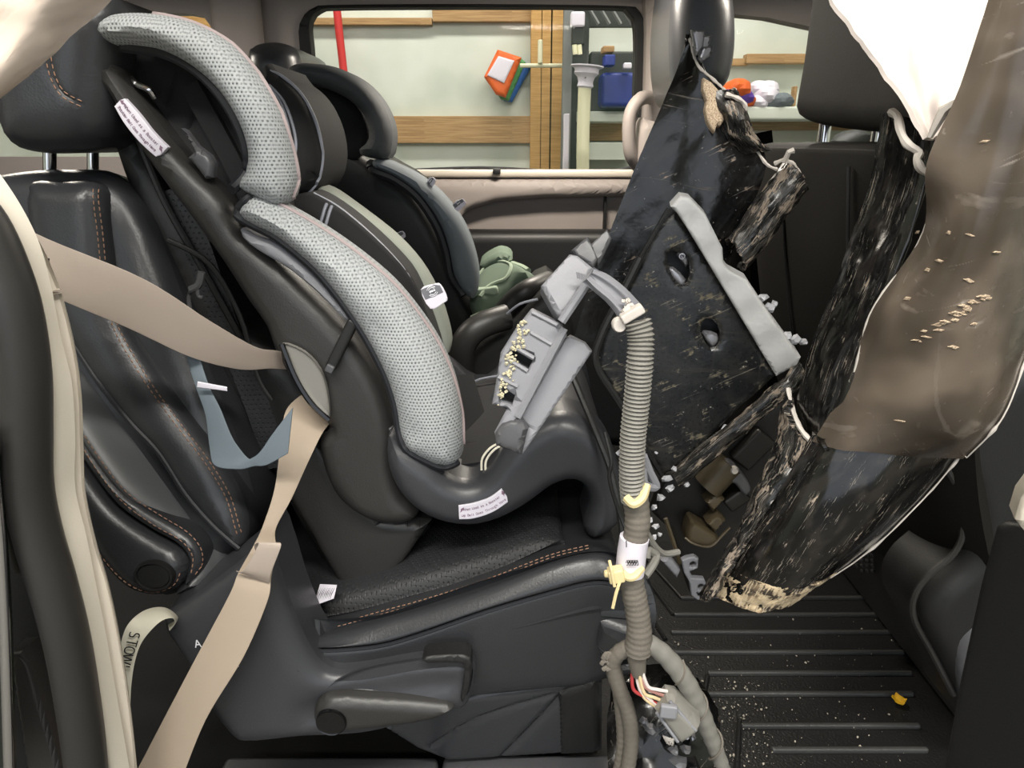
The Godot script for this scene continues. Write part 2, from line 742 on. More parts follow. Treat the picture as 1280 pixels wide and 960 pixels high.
func make_materials() -> void:
	var cell := noise_bytes(256, 0.06, 3, FastNoiseLite.TYPE_CELLULAR, 2)
	var fine := noise_bytes(256, 0.09, 5)
	var soft := noise_bytes(256, 0.015, 8)
	var grain := normal_of(cell, 256, 3.0)
	var pebble := normal_of(fine, 256, 3.0)
	var waves := normal_of(soft, 256, 5.0)
	bump(tri(std("leather", Color(0.185, 0.188, 0.198), 0.34), 0.04), grain, 0.3)
	bump(tri(std("leather_grey", Color(0.21, 0.213, 0.225), 0.34), 0.04), grain, 0.22)
	bump(tri(std("leather_satin", Color(0.25, 0.255, 0.265), 0.5), 0.04), grain, 0.15)
	mats.leather_satin.metallic_specular = 1.0
	bump(tri(std("leather_brown", Color(0.105, 0.098, 0.09), 0.7), 0.04), grain, 0.2)
	mats.leather_brown.metallic_specular = 0.3
	bump(tri(std("plastic", Color(0.18, 0.175, 0.17), 0.42), 0.06), pebble, 0.18)
	bump(tri(std("plastic_blue", Color(0.215, 0.217, 0.23), 0.38), 0.06), pebble, 0.15)
	bump(tri(std("plastic_dark", Color(0.105, 0.104, 0.104), 0.5), 0.06), pebble, 0.2)
	bump(tri(std("plastic_grey", Color(0.44, 0.44, 0.46), 0.45), 0.06), pebble, 0.12)
	bump(tri(std("graphite", Color(0.3, 0.3, 0.31), 0.4), 0.06), pebble, 0.1)
	std("rubber", Color(0.17, 0.165, 0.15), 0.5)
	std("seal", Color(0.17, 0.165, 0.16), 0.45)
	std("black", Color(0.03, 0.03, 0.032), 0.7)
	std("gloss_black", Color(0.05, 0.05, 0.055), 0.12)
	std("piping_black", Color(0.09, 0.095, 0.115), 0.6)
	std("piping_grey", Color(0.55, 0.56, 0.6), 0.6)
	std("piping_pink", Color(0.6, 0.54, 0.54), 0.6)
	std("thread_copper", Color(0.55, 0.42, 0.34), 0.7)
	std("thread_black", Color(0.1, 0.1, 0.1), 0.6)
	std("chrome", Color(0.85, 0.85, 0.86), 0.12, 1.0)
	std("silver", Color(0.6, 0.6, 0.62), 0.35, 0.7)
	std("slot_metal", Color(0.5, 0.49, 0.47), 0.5, 0.1)
	std("white_paper", Color(0.86, 0.84, 0.88), 0.6)
	std("ink", Color(0.5, 0.4, 0.47), 0.7)
	std("ink_black", Color(0.05, 0.05, 0.06), 0.7)
	std("white_print", Color(0.9, 0.9, 0.92), 0.6)
	bump(tri(std("cream", Color(0.8, 0.765, 0.71), 0.5), 0.05), pebble, 0.1)
	bump(tri(std("taupe", Color(0.58, 0.545, 0.525), 0.6), 0.05), pebble, 0.15)
	bump(tri(std("headliner", Color(0.5, 0.47, 0.42), 0.9), 0.03), pebble, 0.5)
	bump(tri(std("carpet", Color(0.07, 0.07, 0.068), 0.95), 0.03), pebble, 1.0)
	bump(tri(std("mat_rubber", Color(0.095, 0.095, 0.095), 0.42), 0.12), pebble, 0.35)
	bump(tri(std("dark_cloth", Color(0.075, 0.074, 0.082), 0.85), 0.02), pebble, 0.5)
	bump(tri(std("sage", Color(0.36, 0.42, 0.36), 0.85), 0.02), pebble, 0.4)
	bump(tri(std("sage_light", Color(0.6, 0.66, 0.58), 0.85), 0.02), pebble, 0.4)
	bump(tri(std("grey_cloth", Color(0.4, 0.43, 0.45), 0.8), 0.02), pebble, 0.35)
	bump(tri(std("olive_cloth", Color(0.56, 0.58, 0.54), 0.8), 0.02), pebble, 0.35)
	# airbag cloth
	var cl := bump(tri(std("airbag", Color(0.93, 0.88, 0.85), 0.85), 0.25), waves, 0.5)
	cl.backlight_enabled = true
	cl.backlight = Color(0.25, 0.23, 0.21)
	var cc := bump(tri(std("airbag_cream", Color(0.88, 0.81, 0.75), 0.85), 0.25), waves, 0.25)
	cc.backlight_enabled = true
	cc.backlight = Color(0.2, 0.18, 0.16)
	# spacer mesh of the child seat: staggered dark holes
	var sz := 256
	var mc := PackedByteArray(); mc.resize(sz * sz * 3)
	var mh := PackedByteArray(); mh.resize(sz * sz)
	for y in sz:
		for x in sz:
			var r := y / 32
			var fx := fposmod(x + (16 if r % 2 else 0), 32.0) - 16.0
			var fy := fposmod(y, 32.0) - 16.0
			var d := sqrt(fx * fx * 1.3 + fy * fy)
			var k := smoothstep(6.5, 11.0, d)
			var c := Color(0.33, 0.34, 0.35).lerp(Color(0.66, 0.67, 0.675), k)
			var i := y * sz + x
			mc[i * 3] = c.r8; mc[i * 3 + 1] = c.g8; mc[i * 3 + 2] = c.b8
			mh[i] = int(40 + 215 * smoothstep(5.0, 15.0, d))
	var mm := std("mesh_cloth", Color(1, 1, 1), 0.8)
	mm.albedo_texture = tex(Image.create_from_data(sz, sz, false, Image.FORMAT_RGB8, mc))
	bump(tri(mm, 0.029), normal_of(mh, sz, 4.0), 0.8)
	# webbing twill
	var wb := PackedByteArray(); wb.resize(128 * 128)
	for y in 128:
		for x in 128:
			wb[y * 128 + x] = int(127 + 90 * sin((x + absf(fposmod(y, 32.0) - 16.0) * 1.0) * TAU / 16.0))
	var web := normal_of(wb, 128, 3.0)
	for q in [["belt", Color(0.66, 0.605, 0.56)], ["belt_tan", Color(0.61, 0.55, 0.485)], ["webbing_grey", Color(0.37, 0.41, 0.44)], ["webbing_cream", Color(0.83, 0.81, 0.74)]]:
		var m := std(q[0], q[1], 0.65)
		m.uv1_scale = Vector3(140, 140, 1)
		bump(m, web, 0.5)
	# perforated leather
	var pb := PackedByteArray(); pb.resize(128 * 128)
	pb.fill(255)
	for y in 128:
		for x in 128:
			var fx := fposmod(x + (16 if (y / 32) % 2 else 0), 32.0) - 16.0
			var fy := fposmod(y, 32.0) - 16.0
			pb[y * 128 + x] = int(255 * smoothstep(3.0, 7.0, sqrt(fx * fx + fy * fy)))
	var perf := std("perforated", Color(0.15, 0.152, 0.16), 0.5)
	bump(tri(perf, 0.024), normal_of(pb, 128, 5.0), 1.0)
	# scuffed plastics
	var s1 := scuffed(512, Color(0.05, 0.05, 0.053), Color(0.085, 0.083, 0.08), Color(0.55, 0.48, 0.42), 0.74, 0.76, 11, false, 0.2)
	var s2 := scuffed(512, Color(0.26, 0.228, 0.195), Color(0.43, 0.385, 0.34), Color(0.56, 0.52, 0.48), 0.7, 0.74, 21, false, 0.24)
	var s3 := scuffed(512, Color(0.07, 0.07, 0.07), Color(0.2, 0.19, 0.18), Color(0.6, 0.54, 0.48), 0.56, 0.6, 31, true, 0.3)
	var s4 := scuffed(512, Color(0.06, 0.058, 0.056), Color(0.14, 0.13, 0.12), Color(0.62, 0.56, 0.5), 0.72, 0.7, 41, true, 0.16)
	var s5 := scuffed(256, Color(0.2, 0.17, 0.14), Color(0.55, 0.47, 0.37), Color(0.78, 0.7, 0.57), 0.4, 0.5, 51, true, 0.7)
	var s6 := scuffed(512, Color(0.08, 0.083, 0.09), Color(0.13, 0.13, 0.13), Color(0.4, 0.37, 0.3), 0.66, 0.745, 61, false, 0.3)
	for q in [["shard", s1, 0.2], ["bumper_brown", s2, 0.35], ["panel_face", s6, 0.16]]:
		var m := std(q[0], Color(1, 1, 1), 1.0)
		m.albedo_texture = q[1][0]
		m.roughness_texture = q[1][1]
		m.roughness_texture_channel = BaseMaterial3D.TEXTURE_CHANNEL_RED
		bump(tri(m, q[2]), pebble, 0.05)
	for q in [["scraped", s3, 0.07, 0.16], ["scratched_black", s4, 0.08, 0.14], ["mud_streak", s5, 0.08, 0.05]]:
		var m := std(q[0], Color(1, 1, 1), 1.0)
		m.albedo_texture = q[1][0]
		m.roughness_texture = q[1][1]
		m.roughness_texture_channel = BaseMaterial3D.TEXTURE_CHANNEL_RED
		m.uv1_scale = Vector3(1.0 / q[2], 1.0 / q[3], 1)
	var mdm := std("mud", Color(1, 1, 1), 0.95)
	mdm.albedo_texture = colour_of(fine, 256, [[0.2, Color(0.5, 0.42, 0.35)], [0.55, Color(0.74, 0.66, 0.56)], [0.85, Color(0.82, 0.74, 0.64)]])
	bump(tri(mdm, 0.05), pebble, 1.2)
	std("torn_edge", Color(0.78, 0.75, 0.72), 0.7)
	bump(tri(std("foam", Color(0.72, 0.72, 0.72), 0.85), 0.04), waves, 0.4)
	# hardware
	bump(tri(std("module_grey", Color(0.52, 0.52, 0.54), 0.5), 0.05), pebble, 0.15)
	bump(tri(std("conduit", Color(0.5, 0.49, 0.465), 0.55), 0.03), pebble, 0.3)
	bump(tri(std("tape", Color(0.43, 0.405, 0.37), 0.75), 0.03), pebble, 0.6)
	std("latch_bronze", Color(0.33, 0.29, 0.22), 0.4, 0.2)
	std("latch_dark", Color(0.1, 0.09, 0.075), 0.5)
	std("clip_cream", Color(0.86, 0.79, 0.6), 0.5)
	std("wire_red", Color(0.62, 0.2, 0.2), 0.5)
	std("wire_cream", Color(0.85, 0.76, 0.6), 0.5)
	std("wire_white", Color(0.84, 0.8, 0.78), 0.5)
	std("wire_pink", Color(0.62, 0.45, 0.42), 0.5)
	std("crystal", Color(0.75, 0.75, 0.77), 0.15)
	std("yellow", Color(0.85, 0.65, 0.06), 0.7)
	bump(tri(std("dusty_rubber", Color(0.23, 0.23, 0.225), 0.4), 0.05), pebble, 0.3)
	bump(tri(std("grey_soft", Color(0.27, 0.28, 0.29), 0.75), 0.03), pebble, 0.2)
	std("crumb_pale", Color(0.78, 0.75, 0.64), 0.9)
	std("crumb", Color(0.66, 0.635, 0.58), 0.9)
	# garage
	var wn := noise_bytes(256, 0.01, 44)
	var wl := std("board_white", Color(1, 1, 1), 0.6)
	wl.albedo_texture = colour_of(wn, 256, [[0.0, Color(0.72, 0.75, 0.7)], [0.5, Color(0.8, 0.82, 0.77)], [1.0, Color(0.84, 0.86, 0.82)]])
	tri(wl, 1.1)
	var wood := PackedByteArray(); wood.resize(256 * 256)
	var wv := noise_bytes(256, 0.02, 61)
	for y in 256:
		for x in 256:
			wood[y * 256 + x] = wv[((y * 8) % 256) * 256 + (x / 3)]
	for q in [["pine", Color(0.66, 0.5, 0.28), Color(0.76, 0.6, 0.36)], ["batten", Color(0.58, 0.45, 0.29), Color(0.7, 0.57, 0.39)]]:
		var m := std(q[0], Color(1, 1, 1), 0.7)
		m.albedo_texture = colour_of(wood, 256, [[0.2, q[1]], [0.8, q[2]]])
		tri(m, 0.4)
	std("concrete", Color(0.42, 0.41, 0.39), 0.9)
	std("ceiling_white", Color(0.8, 0.8, 0.78), 0.9)
	std("red", Color(0.75, 0.16, 0.15), 0.5)
	std("orange", Color(0.85, 0.36, 0.05), 0.5)
	std("green", Color(0.3, 0.58, 0.3), 0.5)
	std("blue", Color(0.1, 0.36, 0.7), 0.5)
	std("blue_bin", Color(0.09, 0.17, 0.5), 0.45)
	std("purple", Color(0.35, 0.2, 0.6), 0.6)
	std("grey_steel", Color(0.45, 0.46, 0.45), 0.5, 0.3)
	std("dark_steel", Color(0.2, 0.21, 0.2), 0.5, 0.3)
	std("pvc", Color(0.86, 0.85, 0.72), 0.4)
	std("lamp_face", Color(1, 1, 1), 0.5)
	mats.lamp_face.emission_enabled = true
	mats.lamp_face.emission = Color(1, 0.98, 0.94)
	mats.lamp_face.emission_energy_multiplier = 3.0
	std("paint", Color(0.1, 0.12, 0.11), 0.25)
	var gl := std("pane", Color(0.35, 0.45, 0.4, 0.04), 0.02)
	gl.metallic_specular = 0.08
	gl.transparency = BaseMaterial3D.TRANSPARENCY_ALPHA


func _ready() -> void:
	var cam := Camera3D.new()
	cam.name = "camera"
	cam.fov = 55.0
	cam.near = 0.02
	cam.position = CAMP
	cam.rotation.x = -asin(SI)
	add_child(cam)
	var env := Environment.new()
	env.background_mode = Environment.BG_COLOR
	env.background_color = Color(0.93, 0.96, 1.0)
	env.background_energy_multiplier = 0.75
	env.tonemap_mode = Environment.TONE_MAPPER_LINEAR
	env.tonemap_exposure = 2.4
	env.sdfgi_enabled = true
	env.ssao_enabled = true
	env.ssil_enabled = true
	var we := WorldEnvironment.new()
	we.name = "environment"
	we.environment = env
	add_child(we)
	make_materials()
	# ceiling lamps of the garage: x, z (towards the viewer positive), turned along x or z, energy
	for q in [[-0.55, 0.7, 2.4], [0.75, 0.7, 2.4], [-0.2, 2.2, 1.5], [-0.7, -2.75, 1.0], [0.8, -2.75, 1.0], [2.75, -0.9, 1.6], [-2.8, -0.9, 1.2]]:
		ceiling_lamp(q[0], q[1], q[2], absf(q[0]) > 2.0)
	for q in [[-1.0, 1.5, 0.2], [0.08, 1.6, 0.36], [0.62, 1.5, 0.14]]:
		dome_lamp(q[0], q[1], q[2])
	garage()
	van_shell()
	front_seats()
	near_seat()
	far_seat()
	child_seat()
	far_child_seat()
	belts()
	wreck()
	harness()
	airbags()
	door_edge()
	floor_things()
	garage_things()


func ceiling_lamp(x: float, z: float, e: float, turned: bool) -> void:
	var y := 2.42
	var o := thing("ceiling_lamp", "white strip lamp on the garage ceiling, %s" % ("past the van nose" if x > 2 else "past the van tail" if x < -2 else "inside the open garage door" if z > 2 else ("by the open van side, " if z > 0 else "by the far wall, ") + ("tail end" if x < 0 else "nose end")), "lamp", Vector3(x, y, z), "garage ceiling lamps")
	var b := Basis(Vector3.UP, PI / 2) if turned else Basis()
	var m := MB.new()
	box(m, Vector3(x, y + 0.035, z), Vector3(1.2, 0.05, 0.24), b, 0.01)
	part(m, "housing", mats.ceiling_white, o)
	m = MB.new()
	box(m, Vector3(x, y + 0.005, z), Vector3(1.16, 0.012, 0.2), b, 0.003)
	part(m, "diffuser", mats.lamp_face, o)
	var l := AreaLight3D.new()
	l.name = "lamp_light"
	l.area_size = Vector2(1.16, 0.2)
	l.light_energy = e
	l.light_color = Color(1.0, 0.985, 0.95)
	l.area_range = 12.0
	l.area_attenuation = 2.0
	l.shadow_enabled = true
	o.add_child(l)
	l.basis = b * Basis(Vector3.RIGHT, -PI / 2)
	l.position = Vector3(0, -0.006, 0)


func dome_lamp(x: float, z: float, e: float) -> void:
	var y := 1.16
	var o := thing("dome_lamp", "lit dome lamp in the van roof lining above %s" % ("the front seats" if x > 0.5 else "the middle window" if x > 0.0 else "the tail"), "lamp", Vector3(x, y, -z), "dome lamps")
	var m := MB.new()
	box(m, Vector3(x, y - 0.008, -z), Vector3(0.26, 0.016, 0.12), Basis(), 0.006)
	part(m, "housing", mats.cream, o)
	m = MB.new()
	box(m, Vector3(x, y - 0.018, -z), Vector3(0.22, 0.008, 0.085), Basis(), 0.003)
	part(m, "lens", mats.lamp_face, o)
	var l := AreaLight3D.new()
	l.name = "lamp_light"
	l.area_size = Vector2(0.22, 0.085)
	l.light_energy = e
	l.light_color = Color(1.0, 0.96, 0.9)
	l.area_range = 6.0
	l.area_attenuation = 2.0
	l.shadow_enabled = true
	o.add_child(l)
	l.basis = Basis(Vector3.RIGHT, -PI / 2)
	l.position = Vector3(0, -0.024, 0)


func block(m: MB, x0: float, x1: float, y0: float, y1: float, z0: float, z1: float, r := 0.0) -> void:     # world ranges
	box(m, Vector3((x0 + x1) / 2, (y0 + y1) / 2, (z0 + z1) / 2), Vector3(absf(x1 - x0), absf(y1 - y0), absf(z1 - z0)), Basis(), r)


func board(called: String, mat: String, parent: Node3D, x0: float, y0: float, x1: float, y1: float, z: float, th: float, r := 0.003) -> MeshInstance3D:
	# an upright board whose face, z metres away, fills the pixels x0, y0 to x1, y1; th thick
	var m := MB.new()
	var a := W(x0, y0, z)
	var b := W(x1, y1, z)
	block(m, minf(a.x, b.x), maxf(a.x, b.x), minf(a.y, b.y), maxf(a.y, b.y), -z - th, -z, r)
	return part(m, called, mats[mat], parent)


func garage() -> void:
	var m := MB.new()
	block(m, -4.1, 4.1, -0.55, -0.45, -3.7, 3.1)
	struct(m, "floor", mats.concrete)
	m = MB.new()
	block(m, -4.1, 4.1, 2.5, 2.6, -3.7, 3.1)
	struct(m, "ceiling", mats.ceiling_white)
	# the open garage door behind the viewer
	for q in [[-4.1, -2.7, -0.45, 2.5], [2.7, 4.1, -0.45, 2.5], [-2.7, 2.7, 2.15, 2.5]]:
		m = MB.new()
		block(m, q[0], q[1], q[2], q[3], 3.0, 3.1)
		struct(m, numbered("wall_near", self), mats.board_white)
	m = MB.new()
	block(m, -9.0, 9.0, -0.6, -0.47, 3.1, 12.0)
	struct(m, "ground", mats.concrete)
	for q in [["wall_tail", -4.1, -4.0, -3.6, 3.1], ["wall_nose", 4.0, 4.1, -3.6, 3.1]]:
		m = MB.new()
		block(m, q[1], q[2], -0.45, 2.5, q[3], q[4])
		struct(m, q[0], mats.board_white)
	m = MB.new()
	block(m, -4.1, 4.1, -0.45, 2.5, -3.7, -3.6)
	var w := struct(m, "wall_far", mats.board_white)
	var z := 3.56
	for q in [[489, 145, 663, 179], [700, 148, 712, 178], [722, 150, 800, 176]]:
		board("batten", "batten", w, q[0], q[1], q[2], q[3], z, 0.05)
	board("batten", "batten", w, 540, 8, 664, 27, z, 0.05)
	board("batten", "batten", w, 340, 22, 540, 31, z, 0.05)
	board("batten", "batten", w, 702, 8, 710, 28, z, 0.05)
	for q in [[664, 676], [676.4, 688], [688.4, 700]]:
		board("stud", "pine", w, q[0], 0, q[1], 260, z - 0.04, 0.09)
	board("batten", "batten", w, 904, 73, 935, 82, z, 0.03)
	board("batten", "batten", w, 934, 67, 1240, 79, z - 0.03, 0.06)
	board("batten", "batten", w, 860, 149, 1240, 163, z, 0.05)
	for q in [[-300, 60], [61, 170], [171, 300]]:
		board("plank", "pine", w, q[0], 4, q[1], 44, z, 0.04)


func van_shell() -> void:
	# the van's floor, roof and far side
	var m := MB.new()
	block(m, -2.3, 2.6, -0.08, 0.0, -2.06, -0.6)
	struct(m, "floor_van", mats.carpet)
	m = MB.new()
	block(m, -2.3, 2.6, 1.16, 1.24, -2.06, -0.56, 0.03)
	struct(m, "ceiling_van", mats.headliner)
	m = MB.new()
	block(m, -2.36, -2.3, -0.08, 1.24, -2.06, -0.56, 0.0)
	struct(m, "wall_tail_van", mats.taupe)
	var xf := face(2.0)
	var out := PackedVector2Array([Vector2(-2.3, -0.05), Vector2(2.6, -0.05), Vector2(2.6, 1.18), Vector2(-2.3, 1.18)])
	var g1 := poly(xf, [376, 60, 376, 30, 392, 11, 425, 7, 600, 6, 770, 8, 797, 14, 806, 40, 805, 120, 800, 213, 600, 213, 410, 212, 384, 150], 6)
	var g2 := poly(xf, [900, 16, 960, 22, 1020, 35, 1120, 60, 1240, 100, 1300, 185, 1100, 184, 905, 181, 885, 170, 884, 30], 0)
	var g3 := poly(xf, [-180, 18, 230, 16, 254, 20, 264, 34, 266, 170, 250, 196, -180, 196], 0)
	m = MB.new()
	puff(m, out, xf, {"r": 0.004, "t": 0.0, "b": 0.05, "s": 0.07, "holes": [g1, g2, g3]})
	struct(m, "wall_far_van", mats.taupe)
	var inner := poly(xf, [390, 60, 388, 30, 398, 15, 425, 11, 600, 10, 762, 11, 785, 17, 793, 40, 792, 120, 788, 208, 600, 208, 420, 208, 398, 150], 6)
	m = MB.new()
	puff(m, g1, face(1.99), {"r": 0.004, "t": 0.004, "b": 0.04, "s": 0.03, "holes": [inner]})
	struct(m, "trim_1", mats.black)
	var k := 1
	for g in [g1, g2, g3]:
		m = MB.new()
		puff(m, g, face(2.025), {"r": 0.002, "t": 0.0, "b": 0.004, "s": 0.08})
		struct(m, "window_%d" % k, mats.pane)
		k += 1
	# pale ledge under the window, arm rest recess, dark lower panel
	m = MB.new()
	var a := W(380, 222, 1.97)
	var b := W(812, 212, 1.97)
	block(m, a.x - 0.3, b.x, a.y, b.y, -2.0, -1.965, 0.008)
	struct(m, "trim_2", mats.cream)
	m = MB.new()
	var up := poly(face(1.965), [380, 224, 815, 224, 815, 245, 680, 247, 620, 252, 585, 263, 560, 290, 380, 292], 0)
	puff(m, up, face(1.975), {"r": 0.02, "t": 0.02, "b": 0.02, "s": 0.03})
	struct(m, "trim_3", mats.taupe)
	m = MB.new()
	block(m, W(757, 250, 1.98).x - 0.003, W(757, 250, 1.98).x + 0.003, W(757, 290, 1.98).y, W(757, 246, 1.98).y, -2.0, -1.978)
	struct(m, "trim_4", mats.black)
	m = MB.new()
	block(m, -2.3, 2.6, 0.0, W(640, 290, 1.9).y, -2.0, -1.9, 0.03)
	struct(m, "trim_5", mats.plastic_dark)
	# door pillar between the windows, grab handle
	m = MB.new()
	puff(m, poly(face(1.95), [806, -20, 905, -20, 900, 30, 890, 100, 885, 215, 800, 215, 806, 120, 808, 40], 0), face(1.95), {"r": 0.03, "t": 0.03, "b": 0.05, "s": 0.03})
	struct(m, "trim_6", mats.taupe)
	m = MB.new()
	tube(m, curve3(P3([812, 122, 1.9, 800, 124, 1.86, 789, 140, 1.85, 786, 165, 1.85, 789, 195, 1.86, 800, 210, 1.9]), 5), 0.016, 10)
	solo(m, "grab_handle", mats.taupe, "taupe grab handle curving out from the pillar beside the far side window", "handle")
	m = MB.new()
	puff(m, poly(face(1.86), [800, 152, 812, 150, 826, 160, 826, 215, 797, 215], 3), face(1.86), {"r": 0.02, "t": 0.02, "b": 0.06, "s": 0.02})
	solo(m, "seat_belt_guide", mats.taupe, "taupe plastic belt guide cover low on the far door pillar behind the grab handle", "belt guide")
	# small knob on the ledge
	m = MB.new()
	box(m, W(621, 214, 1.955), Vector3(0.02, 0.014, 0.02), Basis(), 0.004)
	solo(m, "window_clip", mats.plastic_dark, "small dark clip on the pale ledge of the far window", "clip")
	# tail end pillar
	m = MB.new()
	block(m, W(268, 100, 1.94).x, W(330, 100, 1.94).x, 0.5, 1.17, -2.0, -1.94, 0.03)
	struct(m, "trim_7", mats.taupe)


func front_seats() -> void:
	# the front seat close by: its back is seen from behind
	var o := thing("front_seat", "black leather front seat near the open side, chrome posts under its headrest", "car seat", Vector3(0.6, 0.0, -1.0))
	var m := MB.new()
	var sec := []
	for q in [[0.43, 0.803, 0.0], [0.408, 0.796, 0.0], [0.405, 0.775, 0.02], [0.43, 0.62, 0.03], [0.47, 0.45, 0.035], [0.53, 0.30, 0.03], [0.58, 0.2, 0.02]]:
		var row := PackedVector3Array()
		for k in 17:
			var t := k / 16.0
			var z := lerpf(0.74, 1.40, t)
			var e := absf(t - 0.5) * 2.0
			var bulge := pow(e, 6.0)
			row.append(Vector3(q[0] + 0.05 * bulge - 0.012 * (1.0 - e * e), q[1] - 0.03 * pow(e, 8.0), -z))
		sec.append(row)
	sheet(m, sec, 5, 0.10)
	part(m, "backrest", mats.leather_brown, o)
	for z in [0.9, 1.12]:
		m = MB.new()
		var l := PackedVector3Array()
		for q in [[0.396, 0.775], [0.418, 0.62], [0.457, 0.45], [0.52, 0.3]]:
			l.append(Vector3(q[0] - 0.002, q[1], -z))
		tube(m, curve3(l, 5), 0.002, 5)
		part(m, "seam", mats.thread_black, o)
	# headrest
	m = MB.new()
	var hx := frame3(Vector3(0.41, 0.86, -0.74), Vector3(0.41, 0.86, -1.2), Vector3(0.425, 1.2, -0.8))
	var hr := thing_part(o, "headrest")
	puff(m, poly(hx, [1040, -60, 1026, 10, 1016, 80, 1006, 138, 1012, 150, 1040, 158, 1100, 165, 1160, 168, 1192, 158, 1204, 80, 1210, -60], 3), hx, {"r": 0.03, "t": 0.02, "b": 0.08, "s": 0.014})
	part(m, "pad", mats.leather_brown, hr)
	for z in [0.915, 1.075]:
		m = MB.new()
		tube(m, PackedVector3Array([Vector3(0.43, 0.72, -z), Vector3(0.432, 0.9, -z)]), 0.0085, 12)
		part(m, "post", mats.chrome, hr)
	# lower shield and cushion side of the seat
	m = MB.new()
	var low := []
	for q in [[0.545, 0.3, 0.0], [0.575, 0.22, 0.0], [0.60, 0.12, 0.0], [0.635, 0.02, 0.0]]:
		var row := PackedVector3Array()
		for z in [0.80, 0.84, 0.92, 1.0, 1.2, 1.3]:
			row.append(Vector3(q[0], q[1], -z))
		low.append(row)
	sheet(m, low, 4, 0.1)
	part(m, "lower_shield", mats.plastic_dark, o)
	m = MB.new()
	var sx := face(0.775)
	puff(m, poly(sx, [1180, 530, 1330, 440, 1330, 900, 1210, 900, 1192, 868, 1162, 810, 1143, 775, 1142, 748, 1158, 722, 1192, 692, 1204, 660, 1198, 610], 4), sx, {"r": 0.025, "t": 0.03, "b": 0.08, "s": 0.012})
	part(m, "side_cover", mats.plastic_dark, o)
	m = MB.new()
	tube(m, curve3(P3([1180, 580, 0.765, 1197, 612, 0.765, 1204, 660, 0.765, 1192, 692, 0.765, 1158, 722, 0.765, 1142, 748, 0.765, 1143, 775, 0.765, 1162, 810, 0.765, 1192, 868, 0.765]), 5), 0.004, 8)
	part(m, "seam", mats.plastic, o)
	m = MB.new()
	var sx2 := face(0.752)
	puff(m, poly(sx2, [1190, 805, 1205, 782, 1225, 770, 1262, 758, 1300, 752, 1300, 890, 1215, 885, 1196, 850], 3), sx2, {"r": 0.02, "t": 0.014, "b": 0.03, "s": 0.01})
	part(m, "hinge_cover", mats.graphite, o)
	m = MB.new()
	for i in 8:
		for j in 8:
			var c := W(1068 + i * 6.5, 668 + j * 6.5, 1.06)
			if (i - 4) * (i - 4) + (j - 4) * (j - 4) < 18:
				box(m, c + Vector3(-0.004, 0, 0.0), Vector3(0.006, 0.005, 0.006), Basis(Vector3.UP, 0.6), 0.001)
	stuff(part(m, "speaker_mesh", mats.plastic, o))
	m = MB.new()
	block(m, 0.66, 1.16, 0.17, 0.36, -1.34, -0.84, 0.06)
	part(m, "cushion", mats.leather_brown, o)
	m = MB.new()
	block(m, 0.68, 1.1, 0.0, 0.18, -1.3, -0.88, 0.02)
	part(m, "base", mats.plastic_dark, o)
	# the driver's seat beyond
	o = thing("front_seat", "far front seat, its tall rounded black headrest showing above the torn plastic", "car seat", Vector3(0.5, 0.0, -1.7))
	m = MB.new()
	sec = []
	for q in [[0.40, 0.80], [0.42, 0.7], [0.45, 0.5], [0.52, 0.25], [0.56, 0.05]]:
		var row := PackedVector3Array()
		for z in [1.5, 1.52, 1.6, 1.8, 1.88, 1.9]:
			row.append(Vector3(q[0] + (0.05 if z < 1.51 or z > 1.89 else 0.0), q[1] - (0.03 if z < 1.51 or z > 1.89 else 0.0), -z))
		sec.append(row)
	sheet(m, sec, 4, 0.12)
	part(m, "backrest", mats.leather_brown, o)
	m = MB.new()
	var fx := face(1.56)
	puff(m, poly(fx, [842, -20, 850, -40, 895, -40, 912, -10, 917, 40, 914, 80, 904, 108, 880, 125, 850, 130, 838, 100, 836, 40], 4), fx, {"r": 0.05, "t": 0.05, "b": 0.2, "s": 0.016})
	part(m, "headrest", mats.leather, o)


func thing_part(o: Node3D, called: String) -> Node3D:      # a part that is only its own sub-parts
	var p := Node3D.new()
	p.name = numbered(called, o)
	o.add_child(p)
	return p


func lean(z: float) -> Transform3D:      # the side of the backrest, its top further in than its foot
	return frame3(W(200, 740, z), W(320, 740, z), W(200, 212, z + 0.10))


func raised(xf: Transform3D, d: float) -> Transform3D:
	return Transform3D(xf.basis, xf.origin + xf.basis.z * d)


